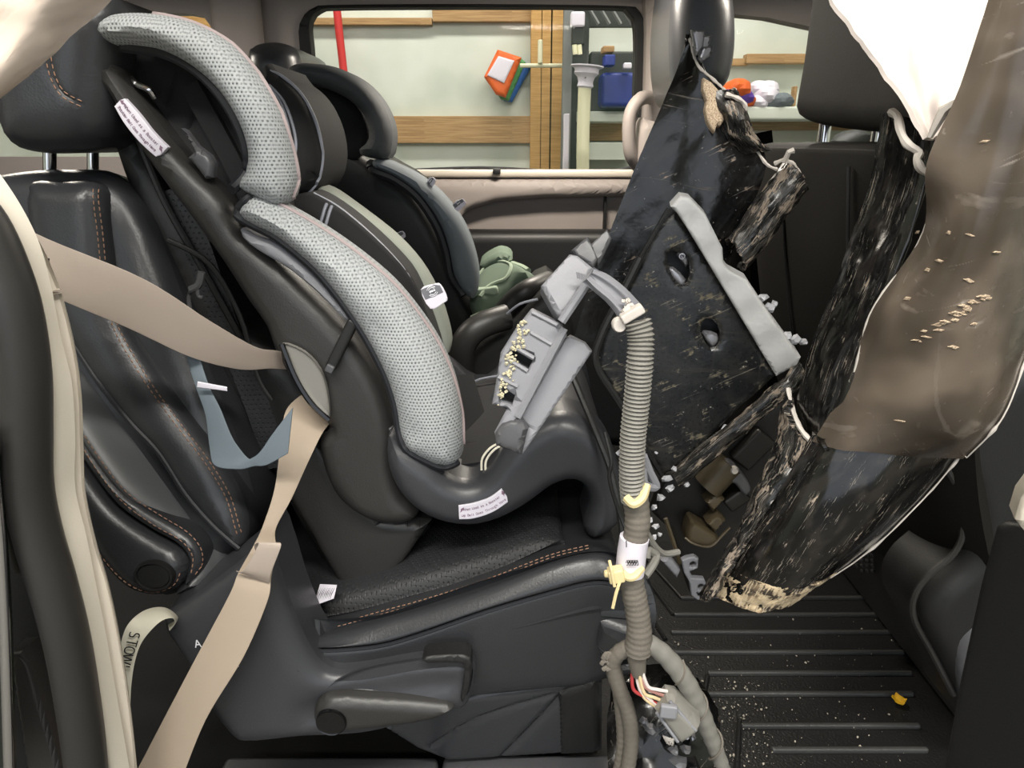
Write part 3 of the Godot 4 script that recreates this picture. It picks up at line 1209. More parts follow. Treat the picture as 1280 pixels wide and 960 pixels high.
func near_seat() -> void:
	var o := thing("captain_seat", "black leather second row seat with copper stitching, carrying the child seat with mesh wings", "car seat", Vector3(-0.1, 0.0, -0.92))
	# backrest
	var xf := lean(0.75)
	var out := poly(xf, [-140, 262, -60, 236, 20, 217, 90, 212, 148, 218, 186, 262, 214, 330, 250, 430, 290, 530, 316, 610, 322, 652, 304, 686, 270, 712, 236, 735, 205, 741, 165, 731, 125, 688, 85, 630, 40, 560, -20, 450, -90, 340], 4)
	var m := MB.new()
	var h := puff(m, out, xf, {"r": 0.03, "t": 0.03, "b": 0.40, "s": 0.016})
	var back := part(m, "backrest", mats.leather, o)
	# its padded panels: front bolster, middle strip, ridge and lower side with the cap
	var g1 := [116, 235, 122, 290, 136, 390, 173, 461, 217, 524, 256, 575, 284, 622, 297, 668]
	var ax := lean(0.722)
	m = MB.new()
	h = puff(m, poly(ax, [40, 235, 80, 228, 132, 232, 142, 290, 156, 385, 193, 452, 236, 514, 276, 568, 302, 616, 312, 656, 303, 684, 267, 654, 233, 616, 200, 565, 165, 527, 125, 477, 92, 427, 66, 385, 48, 320], 4), ax, {"r": 0.03, "t": 0.024, "b": 0.03, "s": 0.009})
	part(m, "side_bolster", mats.leather, o)
	m = MB.new()
	for d in [-0.0018, 0.0018]:
		stitches(m, lift(h, shift2(line2(raised(ax, 0.02), g1, 5), d), 0.0008, ax))
	var bx_ := frame3(W(80, 400, 0.808), W(290, 690, 0.752), W(95, 530, 0.735))
	var bm := MB.new()
	puff(bm, poly(bx_, [66, 388, 92, 432, 125, 483, 165, 533, 200, 572, 233, 622, 265, 660, 297, 688, 286, 704, 262, 722, 236, 738, 246, 708, 240, 684, 200, 650, 158, 620, 125, 580, 95, 536, 60, 486], 4), bx_, {"r": 0.016, "t": 0.006, "b": 0.03, "s": 0.009})
	part(bm, "middle_panel", mats.leather_satin, o)
	var cx_ := lean(0.700)
	bm = MB.new()
	var ridge := poly(cx_, [52, 478, 95, 527, 125, 571, 158, 613, 200, 642, 235, 663, 253, 684, 254, 706, 246, 722, 232, 732, 236, 714, 238, 696, 224, 678, 192, 660, 150, 630, 120, 592, 92, 552, 48, 500], 4)
	var h2 := puff(bm, ridge, cx_, {"r": 0.012, "t": 0.012, "b": 0.03, "s": 0.007})
	part(bm, "ridge", mats.leather, o)
	for l in [[57, 484, 95, 531, 125, 575, 158, 617, 200, 646, 233, 667, 249, 686, 250, 706, 242, 720], [52, 496, 94, 547, 121, 588, 152, 626, 193, 656, 226, 675, 241, 694, 240, 712]]:
		stitches(m, lift(h2, line2(raised(cx_, 0.011), l, 5), 0.0008, cx_))
	bm = MB.new()
	var dx_ := lean(0.700)
	h2 = puff(bm, poly(dx_, [20, 500, 60, 512, 95, 558, 120, 596, 150, 634, 192, 664, 224, 682, 237, 698, 235, 716, 226, 730, 205, 741, 183, 739, 163, 729, 145, 712, 120, 680, 90, 634, 40, 570], 4), dx_, {"r": 0.02, "t": 0.018, "b": 0.04, "s": 0.009})
	var low := part(bm, "lower_side", mats.leather, o)
	stitches(m, lift(h2, line2(dx_, [90, 627, 120, 673, 146, 706, 165, 723, 186, 733, 206, 735, 224, 726, 231, 712], 5), 0.0006, dx_))
	stuff(part(m, "stitching", mats.thread_copper, back))
	m = MB.new()
	var pf := lean(0.708)
	var pp := PackedVector3Array()
	for q in line2(pf, [66, 386, 92, 430, 125, 480, 165, 530, 200, 568, 233, 619, 266, 657, 299, 686], 6):
		pp.append(pf * v3(q, 0.0))
	tube(m, pp, 0.0032, 8)
	part(m, "piping", mats.piping_black, back)
	m = MB.new()
	var cp: Vector3 = h2.call(on(dx_, 203, 712))
	lathe(m, [[0.0, 0.003], [0.0165, 0.003], [0.0175, 0.0015], [0.0185, 0.004], [0.0205, 0.004], [0.0215, 0.0], [0.0215, -0.02]], Transform3D(Basis(Vector3.RIGHT, -0.1) * Basis().scaled(Vector3(1, 0.8, 1)), cp), 36)
	part(m, "round_cap", mats.plastic_dark, low)
	# front face of the backrest across the seat, hidden mostly behind the child seat
	m = MB.new()
	var rr := []
	for q in [[170, 240], [205, 320], [250, 440], [300, 560], [330, 650]]:
		var row := PackedVector3Array()
		for z in [0.84, 0.88, 0.97, 1.06, 1.12]:
			row.append(W(q[0] - 6, q[1], 0.7) + Vector3(-0.012 * sin((z - 0.74) / 0.38 * PI), 0, 0.7 - z))
		rr.append(row)
	sheet(m, rr, 4, 0.03)
	part(m, "backrest_insert", mats.perforated, o)
	# headrest
	var hx := face(0.80)
	var hr := thing_part(o, "headrest")
	m = MB.new()
	var hg := line2(hx, [88, 50, 92, 90, 104, 118, 122, 130], 5)
	h = puff(m, poly(hx, [-10, 60, 30, 20, 90, -10, 150, 0, 166, 40, 160, 120, 150, 165, 128, 186, 80, 192, 32, 186, 10, 160, 2, 118], 4), hx, {"r": 0.045, "t": 0.04, "b": 0.2, "s": 0.012, "g": [[hg, 0.003, 0.0025]]})
	var pad := part(m, "pad", mats.leather, hr)
	m = MB.new()
	stitches(m, lift(h, shift2(hg, 0.0025), 0.0006, hx))
	stitches(m, lift(h, shift2(hg, -0.0025), 0.0006, hx))
	for q in [[62, 230, 0.86], [116, 222, 0.98]]:
		var pm := MB.new()
		tube(pm, PackedVector3Array([W(q[0], q[1], q[2]), W(q[0], q[1] - 55, q[2])]), 0.007, 12)
		part(pm, "post", mats.chrome, hr)
	part(m, "stitching", mats.thread_copper, hr)
	# cushion: sections from the back of the seat to its front edge
	var sec := []
	var stb := PackedVector3Array()
	var std_ := PackedVector3Array()
	for q in [[366, 811, 801, 895], [390, 813, 794, 890], [430, 812, 785, 885], [480, 806, 771, 880], [531, 791, 757, 876], [609, 764, 732, 870], [687, 741, 702, 862], [735, 729, 690, 858], [764, 730, 694, 850], [780, 742, 710, 838], [785, 770, 748, 820], [778, 800, 790, 812]]:
		var a := W(q[0], q[1], 0.684)      # lower seam
		var c := W(q[0], q[2], 0.712)      # copper seam
		var lo := W(q[0], q[3], 0.69)
		if q.size() > 4:
			a = W(q[0], q[1], 0.684 + q[4])
			c = W(q[0], q[2], 0.712 + q[4])
		var y := c.y
		var row := PackedVector3Array()
		var dz: float = q[4] if q.size() > 4 else 0.0
		for e in [[lo.y - 0.02, -0.73], [lo.y, -0.695], [lerpf(lo.y, a.y, 0.5), -0.684], [a.y - 0.006, -0.682], [a.y, -0.687], [a.y + 0.006, -0.681], [lerpf(a.y, y, 0.45) + 0.005, -0.684], [lerpf(a.y, y, 0.85) + 0.0075, -0.695], [y + 0.003, -0.709], [y, -0.722]]:
			row.append(Vector3(a.x if e[1] > -0.7 else c.x, e[0], e[1] - dz))
		for t in [[0.752, -0.008], [0.83, -0.014], [0.95, -0.014], [1.06, -0.012], [1.10, 0.01], [1.14, 0.008], [1.17, -0.02]]:
			row.append(Vector3(c.x, y + t[1], -t[0] - dz * 0.5))
		row.append(Vector3(c.x, lo.y, -1.18))
		sec.append(row)
		stb.append(a + Vector3(0, 0.0, 0.0005))
		std_.append(c + Vector3(0, 0.0052, 0.004))
	m = MB.new()
	sheet(m, sec, 5, 0.03)
	var cu := part(m, "cushion", mats.leather, o)
	m = MB.new()
	std_ = curve3(std_.slice(1, 8), 5)
	for d in [0.0, -0.006]:
		var l := PackedVector3Array()
		for p in std_:
			l.append(p + Vector3(0, 0.0018, d))
		stitches(m, l)
	part(m, "stitching", mats.thread_copper, cu)
	m = MB.new()
	stb = curve3(stb.slice(0, 10), 5)
	tube(m, stb, 0.0022, 6)
	part(m, "piping", mats.piping_black, cu)
	m = MB.new()
	var ins := []
	for q in [[-0.34, 0.262, 1.0], [-0.22, 0.272, 1.0], [-0.12, 0.300, 1.0], [-0.03, 0.330, 0.95], [0.02, 0.352, 0.7], [0.05, 0.362, 0.2], [0.06, 0.36, -0.2]]:
		var row := PackedVector3Array()
		for s in [[0.752, -0.012], [0.768, 0.008], [0.83, 0.014], [0.95, 0.008], [1.02, 0.014], [1.06, -0.01]]:
			row.append(Vector3(q[0] - 0.02 * (1.0 - q[2]) * (0.8 - s[0]) * 0.0, q[1] + s[1] * q[2] + 0.004, -s[0]))
		ins.append(row)
	sheet(m, ins, 4, 0.012)
	part(m, "cushion_insert", mats.perforated, cu)
	# leather apron under the cushion
	var sk := frame3(W(500, 840, 0.69), W(760, 800, 0.69), W(560, 940, 0.745))
	var f1 := line2(sk, [540, 925, 600, 890, 690, 862], 3)
	var f2 := line2(sk, [625, 940, 660, 905, 700, 862], 3)
	m = MB.new()
	var ap := poly(sk, [480, 905, 520, 884, 590, 866, 640, 858, 700, 850, 752, 842, 752, 870, 752, 934, 560, 946, 520, 930], 0)
	h = puff(m, ap, sk, {"r": 0.012, "t": 0.008, "b": 0.35, "s": 0.012, "g": [[f1, 0.004, 0.004], [f2, 0.004, 0.004]]})
	var apron := part(m, "apron", mats.leather_grey, o)
	m = MB.new()
	stitches(m, lift(h, f1, 0.0005, sk))
	stitches(m, lift(h, f2, 0.0005, sk))
	part(m, "stitching", mats.thread_black, apron)
	m = MB.new()
	var flap := frame3(W(700, 850, 0.70), W(750, 845, 0.70), W(700, 930, 0.745))
	puff(m, poly(flap, [698, 862, 746, 842, 749, 860, 750, 930, 742, 936, 699, 938], 0), flap, {"r": 0.01, "t": 0.008, "b": 0.02, "s": 0.01})
	part(m, "carpet_flap", mats.plastic_dark, o)
	# hinge shield with the folding lever
	var sx := face(0.672)
	m = MB.new()
	var sh := poly(sx, [208, 770, 240, 745, 300, 700, 332, 668, 348, 700, 362, 745, 378, 786, 394, 816, 414, 834, 450, 834, 520, 822, 572, 818, 592, 826, 594, 850, 582, 878, 560, 880, 480, 905, 430, 912, 380, 914, 310, 920, 286, 905, 262, 870, 232, 815], 4)
	h = puff(m, sh, sx, {"r": 0.03, "t": 0.022, "b": 0.06, "s": 0.011, "f": func(p: Vector2) -> float:
		var d := dist2(p, line2(sx, [400, 880, 450, 850, 530, 838, 590, 840], 3), false)
		return -0.012 * exp(-pow(d / 0.02, 2.0))})
	var shield := part(m, "hinge_shield", mats.plastic_blue, o)
	m = MB.new()
	var lx := face(0.655)
	h = puff(m, poly(lx, [394, 884, 402, 870, 420, 864, 470, 866, 530, 870, 566, 876, 562, 886, 535, 896, 480, 904, 430, 909, 405, 906, 395, 897], 4), lx, {"r": 0.014, "t": 0.014, "b": 0.02, "s": 0.007})
	var lever := part(m, "folding_lever", mats.plastic, o)
	m = MB.new()
	lathe(m, [[0.0, 0.002], [0.0135, 0.002], [0.0155, 0.0035], [0.0165, 0.002], [0.0165, -0.008]], Transform3D(Basis(), h.call(on(lx, 418, 890))), 28)
	part(m, "pivot_cap", mats.gloss_black, lever)
	m = MB.new()
	var rx := face(0.656)
	puff(m, poly(rx, [396, 884, 404, 866, 424, 850, 455, 836, 500, 826, 550, 820, 578, 820, 590, 832, 590, 850, 580, 872, 540, 872, 470, 866, 420, 866, 402, 876], 3), rx, {"r": 0.008, "t": -0.005, "b": 0.004, "s": 0.009})
	part(m, "lever_recess", mats.plastic_blue, shield)
	m = MB.new()
	var bx := face(0.652)
	puff(m, poly(bx, [533, 820, 580, 818, 590, 828, 588, 850, 580, 876, 576, 872, 580, 846, 577, 828, 534, 828], 2), bx, {"r": 0.004, "t": 0.003, "b": 0.02, "s": 0.008})
	part(m, "strap_guide", mats.plastic_dark, o)
	# floor rail cover in front of the seat
	m = MB.new()
	var ra := G(300, 948, 0.045)
	var rb := G(548, 948, 0.045)
	var rc := G(772, 948, 0.045)
	block(m, ra.x - 0.02, rb.x, 0.0, 0.045, ra.z - 0.005, ra.z + 0.12, 0.008)
	part(m, "rail_cover", mats.graphite, o)
	m = MB.new()
	block(m, rb.x + 0.006, rc.x, 0.0, 0.05, ra.z - 0.005, ra.z + 0.12, 0.01)
	part(m, "rail_cover", mats.graphite, o)
	# care label on the cushion
	m = MB.new()
	var lf := frame3(W(393, 753, 0.735), W(415, 745, 0.735), W(400, 732, 0.755))
	var lab := poly(lf, [392, 757, 400, 730, 421, 731, 417, 748], 0)
	puff(m, lab, lf, {"r": 0.001, "t": 0.0004, "b": 0.0006, "s": 0.006})
	var tag := part(m, "care_label", mats.white_paper, o)
	m = MB.new()
	for i in 9:
		var w := 0.0006 + 0.0006 * ((i * 7) % 3)
		var a := W(399 + i * 2.0, 736, 0.777)
		puff(m, PackedVector2Array([on(lf, 400 + i * 2.1, 735), on(lf, 401 + i * 2.1 + w * 500, 735), on(lf, 396.5 + i * 2.1 + w * 500, 749), on(lf, 395.5 + i * 2.1, 750)]), Transform3D(lf.basis, lf.origin + lf.basis.z * 0.0008), {"r": 0.0003, "t": 0.0001, "b": 0.0002, "s": 0.01})
	part(m, "bars", mats.ink_black, tag)


func far_seat() -> void:
	var o := thing("captain_seat", "far second row seat, its small round black headrest behind the grey child seat", "car seat", Vector3(-0.2, 0.0, -1.6))
	var m := MB.new()
	var xf := face(1.42)
	puff(m, poly(xf, [240, 120, 300, 105, 400, 120, 470, 300, 520, 420, 500, 470, 420, 470, 300, 300], 4), xf, {"r": 0.05, "t": 0.05, "b": 0.4, "s": 0.03})
	part(m, "backrest", mats.leather, o)
	m = MB.new()
	var hx := face(1.55)
	puff(m, poly(hx, [312, 70, 322, 57, 345, 53, 368, 60, 377, 78, 376, 115, 318, 115], 4), hx, {"r": 0.05, "t": 0.05, "b": 0.22, "s": 0.014})
	part(m, "headrest", mats.leather, o)
	m = MB.new()
	block(m, -0.35, 0.14, 0.18, 0.33, -1.86, -1.4, 0.05)
	part(m, "cushion", mats.leather, o)
	m = MB.new()
	block(m, -0.3, 0.1, 0.0, 0.19, -1.82, -1.46, 0.03)
	part(m, "base", mats.plastic_dark, o)


func edge_cord(h: Callable, xf: Transform3D, a: Array, r: float, up := 0.0, k := 5) -> PackedVector3Array:
	return lift(h, line2(xf, a, k), up, xf)


func sticker(parent: Node3D, a: Array, z: float, lines: Array, arrow: Array) -> void:
	# a curved white warning label; a: its lower edge left to right, then its upper edge right to left; lines: words along a share of its height
	var xf := face(z)
	var lo := line2(xf, a.slice(0, a.size() / 2), 6)
	var hi := line2(xf, a.slice(a.size() / 2), 6)
	hi.reverse()
	var out := lo.duplicate()
	var q := hi.duplicate()
	q.reverse()
	out.append_array(q)
	var m := MB.new()
	puff(m, out, xf, {"r": 0.0012, "t": 0.0006, "b": 0.006, "s": 0.005})
	var p := part(m, "warning_label", mats.white_paper, parent)
	p.set_meta("label", "white label with two lines of small print")
	for l in lines:
		var n: int = l[0].length()
		for i in n:
			if l[0][i] == " ":
				continue
			var t := lerpf(l[2], l[3], (i + 0.5) / n) * (lo.size() - 1)
			var k := int(t)
			var k2 := mini(k + 1, lo.size() - 1)
			var c := lo[k].lerp(lo[k2], t - k).lerp(hi[mini(k, hi.size() - 1)].lerp(hi[mini(k2, hi.size() - 1)], t - k), l[1])
			var d := (lo[k2] - lo[maxi(k2 - 2, 0)]).normalized()
			words3(p, l[0][i], l[4], xf * Transform3D(Basis(Vector3.BACK, d.angle()), Vector3(c.x, c.y, 0.0008)), mats.ink, "letter")
	for s in arrow:
		m = MB.new()
		var c := on(xf, s[0], s[1])
		var r := Transform3D(Basis(Vector3.BACK, s[2]), Vector3(c.x, c.y, 0.0009))
		puff(m, PackedVector2Array([Vector2(0.0, 0.0035), Vector2(-0.0022, 0.0), Vector2(-0.0006, 0.0004), Vector2(-0.0012, -0.0045), Vector2(0.0, -0.0045), Vector2(0.0006, 0.0004), Vector2(0.0022, 0.0)]), xf * r, {"r": 0.0004, "t": 0.0002, "b": 0.0004, "s": 0.003})
		part(m, "arrow", mats.ink, p)


func hang_tag(o: Node3D, a: Array, z: float) -> void:        # a grey and white cloth tag sewn into a seam: base left, base right, tip pixels
	var A := W(a[0], a[1], z)
	var B := W(a[2], a[3], z)
	var T := W(a[4], a[5], z - 0.004)
	var xf := frame3(A, B, T)
	var w := A.distance_to(B)
	var l := (T - (A + B) * 0.5).dot(xf.basis.y)
	var sl := on(xf, a[4], a[5])
	if l < 0:
		xf.basis = Basis(-xf.basis.x, -xf.basis.y, xf.basis.z)
		xf.origin = B
		l = -l
	var m := MB.new()
	var out := PackedVector2Array([Vector2(0, 0), Vector2(w, 0), Vector2(w, l * 0.7), Vector2(w * 0.85, l), Vector2(w * 0.15, l), Vector2(0, l * 0.7)])
	puff(m, curve2(out, 3, true), xf, {"r": 0.001, "t": 0.0008, "b": 0.001, "s": 0.004})
	var t := part(m, "cloth_tag", mats.white_paper, o)
	t.set_meta("label", "small grey and white tag with a round figure mark")
	var up := Transform3D(xf.basis, xf.origin + xf.basis.z * 0.001)
	m = MB.new()
	puff(m, PackedVector2Array([Vector2(0, 0), Vector2(w * 0.52, 0), Vector2(w * 0.52, l * 0.97), Vector2(w * 0.16, l * 0.97), Vector2(0.0004, l * 0.7)]), up, {"r": 0.0004, "t": 0.0003, "b": 0.0004, "s": 0.004})
	part(m, "grey_band", mats.plastic_grey, t)
	m = MB.new()
	var c := Vector2(w * 0.27, l * 0.5)
	for rad in [0.0042, 0.006]:
		for s in [0.0, PI]:
			var arc := PackedVector3Array()
			for i in 9:
				var an: float = s - 1.0 + 2.0 * i / 8.0
				arc.append(up * Vector3(c.x + cos(an) * rad * 0.9, c.y + sin(an) * rad, 0.0006))
			tube(m, arc, 0.0004, 5)
	tube(m, PackedVector3Array([up * Vector3(c.x, c.y - 0.003, 0.0006), up * Vector3(c.x, c.y + 0.001, 0.0006)]), 0.0011, 6)
	tube(m, PackedVector3Array([up * Vector3(c.x, c.y + 0.0018, 0.0006), up * Vector3(c.x, c.y + 0.0036, 0.0006)]), 0.0010, 6)
	part(m, "figure_mark", mats.white_print, t)


func child_seat() -> void:
	var o := thing("child_seat", "black child car seat with pale grey mesh wings strapped on the nearer second row seat", "child seat", Vector3(-0.1, 0.33, -0.9))
	var m := MB.new()
	# back of the shell: base panel leaning on the backrest
	var bx := face(0.86)
	puff(m, poly(bx, [140, 130, 165, 150, 200, 210, 250, 300, 300, 400, 345, 430, 400, 500, 420, 600, 520, 650, 535, 665, 480, 728, 440, 744, 405, 700, 350, 600, 320, 540, 270, 470, 225, 380, 180, 270, 150, 190], 3), bx, {"r": 0.025, "t": 0.02, "b": 0.2, "s": 0.016})
	var base := part(m, "base", mats.plastic_dark, o)
	m = MB.new()
	var wx := face(0.80)
	puff(m, poly(wx, [346, 585, 372, 560, 400, 545, 440, 600, 480, 645, 540, 648, 512, 690, 487, 724, 462, 738, 441, 745, 425, 725, 400, 682, 370, 630], 0), wx, {"r": 0.012, "t": 0.012, "b": 0.24, "s": 0.013})
	part(m, "foot", mats.plastic, base)
	m = MB.new()
	tube(m, curve3(P3([210, 300, 0.82, 262, 330, 0.815, 300, 395, 0.81, 322, 470, 0.81, 340, 500, 0.81]), 5), 0.003, 8)
	part(m, "rib", mats.plastic_dark, base)
	m = MB.new()
	tube(m, curve3(P3([170, 165, 0.83, 205, 250, 0.83, 250, 330, 0.83, 300, 420, 0.83]), 5), 0.004, 8)
	part(m, "rib", mats.plastic_dark, base)
	# side of the shell, with the belt slot
	var sx := face(0.785)
	m = MB.new()
	var slot := poly(sx, [345, 425, 358, 432, 380, 440, 398, 458, 408, 485, 411, 522, 398, 510, 380, 480, 362, 455], 3)
	var so := poly(sx, [128, 96, 136, 82, 150, 82, 165, 106, 190, 140, 225, 186, 262, 224, 292, 255, 303, 283, 345, 318, 395, 368, 440, 415, 478, 475, 495, 535, 496, 575, 505, 612, 525, 636, 505, 650, 470, 648, 440, 632, 418, 608, 404, 570, 402, 545, 413, 530, 402, 518, 376, 484, 357, 456, 345, 432, 335, 405, 312, 372, 284, 328, 244, 272, 200, 214, 172, 172, 146, 126], 3)
	var sh := puff(m, so, sx, {"r": 0.02, "t": 0.022, "b": 0.03, "s": 0.012, "hr": 0.006})
	var shell := part(m, "shell", mats.plastic, o)
	m = MB.new()
	var zx := face(0.752)
	sh = puff(m, poly(zx, [352, 430, 380, 440, 400, 462, 409, 490, 411, 523, 402, 514, 380, 486, 362, 456], 3), zx, {"r": 0.004, "t": -0.002, "b": 0.006, "s": 0.008})
	var sl := part(m, "belt_slot", mats.slot_metal, shell)
	sl.set_meta("label", "worn grey lens shaped belt opening")
	m = MB.new()
	tube(m, curve3(P3([352, 430, 0.75, 368, 470, 0.748, 388, 503, 0.748, 411, 525, 0.75]), 4), 0.003, 6)
	part(m, "slot_lip", mats.gloss_black, sl)
	# far side of the shell and the tub between
	m = MB.new()
	puff(m, so, face(1.13), {"r": 0.02, "t": 0.01, "b": 0.03, "s": 0.03})
	part(m, "shell", mats.plastic, o)
	m = MB.new()
	var tub := []
	for q in [[250, 90], [300, 180], [350, 280], [420, 380], [470, 460], [505, 535], [560, 570], [640, 560], [700, 540], [740, 560]]:
		var row := PackedVector3Array()
		for z in [0.80, 0.87, 0.97, 1.06, 1.13]:
			row.append(W(q[0] - 4, q[1] + 10, 0.8) + Vector3(0, 0, 0.8 - z))
		tub.append(row)
	sheet(m, tub, 3, 0.02)
	part(m, "tub", mats.dark_cloth, o)
	# armrest loop with the cup at the front
	m = MB.new()
	var lx := face(0.765)
	var lp := poly(lx, [487, 540, 485, 572, 496, 603, 517, 628, 546, 645, 586, 652, 624, 644, 658, 626, 690, 603, 714, 596, 730, 604, 736, 625, 729, 650, 733, 664, 742, 668, 758, 662, 775, 644, 778, 606, 768, 565, 750, 537, 722, 518, 694, 514, 664, 528, 634, 554, 615, 580, 601, 594, 582, 598, 562, 591, 548, 579, 524, 562, 500, 546], 3)
	sh = puff(m, lp, lx, {"r": 0.022, "t": 0.024, "b": 0.05, "s": 0.009})
	var arm := part(m, "armrest", mats.plastic_blue, o)
	m = MB.new()
	puff(m, lp, face(1.13), {"r": 0.022, "t": 0.01, "b": 0.03, "s": 0.025})
	part(m, "armrest", mats.plastic_blue, o)
	m = MB.new()
	var fr := []
	for q in [[640, 560], [668, 532], [700, 524], [730, 530], [752, 548], [768, 580], [775, 620]]:
		var row := PackedVector3Array()
		for z in [0.79, 0.86, 0.97, 1.08, 1.14]:
			row.append(W(q[0], q[1] + 4, 0.79) + Vector3(0, 0, 0.79 - z))
		fr.append(row)
	sheet(m, fr, 4, 0.015)
	part(m, "front_apron", mats.plastic_blue, o)
	m = MB.new()
	lathe(m, [[0.001, -0.03], [0.03, -0.03], [0.036, -0.005], [0.039, 0.0], [0.042, -0.004], [0.042, -0.03]], Transform3D(Basis(Vector3.RIGHT, -PI / 2 + 0.12), W(592, 570, 0.83)), 28)
	part(m, "cup_holder", mats.plastic_dark, arm)
	sticker(arm, [574, 649, 592, 648, 616, 640, 637, 626, 627, 611, 612, 622, 592, 629, 573, 632], 0.7395, [["When Used as a Booster", 0.68, 0.14, 0.86, 0.0038], ["Lap Belt Goes Through Here", 0.28, 0.08, 0.94, 0.0038]], [[578, 637, -0.5], [629, 616, 0.5]])
	sticker(shell, [143, 133, 156, 155, 175, 178, 197, 198, 210, 184, 192, 166, 173, 142, 154, 121], 0.7615, [["When Used as a Booster", 0.68, 0.14, 0.84, 0.004], ["Shoulder Belt Goes Through Here", 0.3, 0.08, 0.88, 0.0038]], [[154, 128, 0.9], [202, 186, 0.2]])
	# grey trim beside the cover, its catch, the recline bar
	m = MB.new()
	var gx := face(0.762)
	puff(m, poly(gx, [303, 285, 325, 296, 352, 306, 395, 345, 430, 385, 443, 404, 430, 398, 398, 366, 362, 336, 322, 312, 304, 296], 3), gx, {"r": 0.01, "t": 0.008, "b": 0.02, "s": 0.008})
	part(m, "grey_trim", mats.module_grey, shell)
	m = MB.new()
	var k := W(428, 430, 0.757)
	box(m, k, Vector3(0.012, 0.062, 0.014), Basis(Vector3.BACK, -0.5), 0.004)
	part(m, "recline_bar", mats.plastic_dark, shell)
	m = MB.new()
	box(m, W(413, 460, 0.752), Vector3(0.009, 0.009, 0.01), Basis(Vector3.BACK, -0.5), 0.002)
	part(m, "bar_tip", mats.graphite, shell)
	# lower cover: the long mesh wing
	var cx := face(0.765)
	m = MB.new()
	var wing := poly(cx, [301, 268, 312, 247, 330, 243, 362, 258, 408, 285, 452, 316, 492, 350, 524, 388, 550, 428, 568, 470, 578, 515, 580, 556, 572, 574, 552, 578, 528, 568, 508, 556, 500, 536, 494, 500, 481, 462, 458, 418, 430, 376, 396, 335, 352, 298, 322, 282], 4)
	var wh := puff(m, wing, cx, {"r": 0.034, "t": 0.036, "b": 0.012, "s": 0.009, "f": func(p: Vector2) -> float:
		var d := (p - on(cx, 478, 408)).length()
		var e := (p - on(cx, 516, 530)).length()
		return -0.007 * exp(-pow(d / 0.02, 2.0)) - 0.006 * exp(-pow(e / 0.014, 2.0))})
	var cover := part(m, "side_wing", mats.mesh_cloth, o)
	cover.set_meta("label", "long pale grey mesh side wing edged in black")
	m = MB.new()
	tube(m, lift(wh, line2(cx, [318, 245, 305, 258, 304, 268, 322, 281, 353, 297, 397, 335, 431, 376, 459, 418, 482, 462, 495, 500, 501, 535, 510, 555, 530, 567, 552, 576, 572, 573], 5), 0.003, cx), 0.0048, 8)
	part(m, "black_binding", mats.piping_black, cover)
	m = MB.new()
	tube(m, lift(wh, line2(cx, [330, 244, 362, 259, 408, 286, 452, 317, 492, 351, 524, 389, 550, 429, 568, 471, 578, 515, 580, 552], 5), 0.001, cx), 0.0022, 6)
	part(m, "pink_piping", mats.piping_pink, cover)
	# headrest: near wing with its dark hollow, far wing, pad
	var hr := thing_part(o, "headrest")
	var hx := face(0.765)
	m = MB.new()
	var band := poly(hx, [129, 44, 131, 28, 150, 18, 190, 17, 240, 28, 288, 54, 322, 92, 350, 140, 366, 190, 372, 225, 366, 248, 350, 257, 328, 249, 301, 233, 310, 212, 312, 188, 302, 155, 279, 117, 246, 86, 208, 66, 172, 60, 146, 57], 4)
	wh = puff(m, band, hx, {"r": 0.026, "t": 0.03, "b": 0.012, "s": 0.009})
	var hw := part(m, "wing", mats.mesh_cloth, hr)
	hw.set_meta("label", "pale grey mesh rim of the headrest wing")
	m = MB.new()
	var hol := face(0.80)
	puff(m, poly(hol, [132, 50, 200, 62, 250, 82, 290, 118, 314, 165, 320, 200, 308, 245, 290, 262, 250, 222, 200, 160, 160, 110, 138, 80], 4), hol, {"r": 0.02, "t": -0.01, "b": 0.03, "s": 0.014, "g": [[line2(hol, [215, 78, 210, 100, 200, 130], 3), 0.003, 0.003], [line2(hol, [262, 100, 245, 125, 232, 160], 3), 0.003, 0.003]]})
	part(m, "hollow", mats.dark_cloth, hr)
	m = MB.new()
	tube(m, lift(wh, line2(hx, [150, 58, 172, 61, 208, 67, 246, 87, 278, 118, 301, 156, 311, 189, 309, 213, 296, 236], 5), -0.002, hx), 0.0055, 8)
	part(m, "black_binding", mats.piping_black, hr)
	m = MB.new()
	tube(m, lift(wh, line2(hx, [190, 17, 240, 28, 288, 54, 322, 92, 350, 140, 366, 190, 372, 225, 366, 247], 5), -0.004, hx), 0.0026, 6)
	part(m, "pink_piping", mats.piping_pink, hr)
	m = MB.new()
	var px_ := face(0.95)
	var pad := poly(px_, [330, 86, 352, 96, 376, 118, 394, 152, 402, 190, 398, 222, 384, 242, 362, 248, 330, 240], 4)
	wh = puff(m, pad, px_, {"r": 0.04, "t": 0.03, "b": 0.15, "s": 0.012})
	part(m, "pad", mats.dark_cloth, hr)
	m = MB.new()
	tube(m, lift(wh, line2(px_, [340, 90, 356, 98, 377, 119, 395, 153, 402, 190, 398, 222, 384, 241, 364, 248], 5), -0.004, px_), 0.0026, 6)
	tube(m, lift(wh, line2(px_, [344, 108, 362, 128, 374, 158, 378, 185, 372, 212], 5), 0.001, px_), 0.0018, 6)
	tube(m, lift(wh, line2(px_, [340, 108, 358, 128, 369, 158, 372, 185, 367, 212], 5), 0.001, px_), 0.0016, 6)
	part(m, "grey_piping", mats.piping_grey, hr)
	# grey bracket in the hollow
	m = MB.new()
	var gb := face(0.775)
	puff(m, poly(gb, [226, 160, 232, 163, 246, 182, 262, 194, 268, 204, 267, 222, 258, 224, 244, 205, 236, 197, 244, 190, 240, 180], 0), gb, {"r": 0.006, "t": 0.006, "b": 0.01, "s": 0.006})
	part(m, "adjuster", mats.graphite, shell)
	m = MB.new()
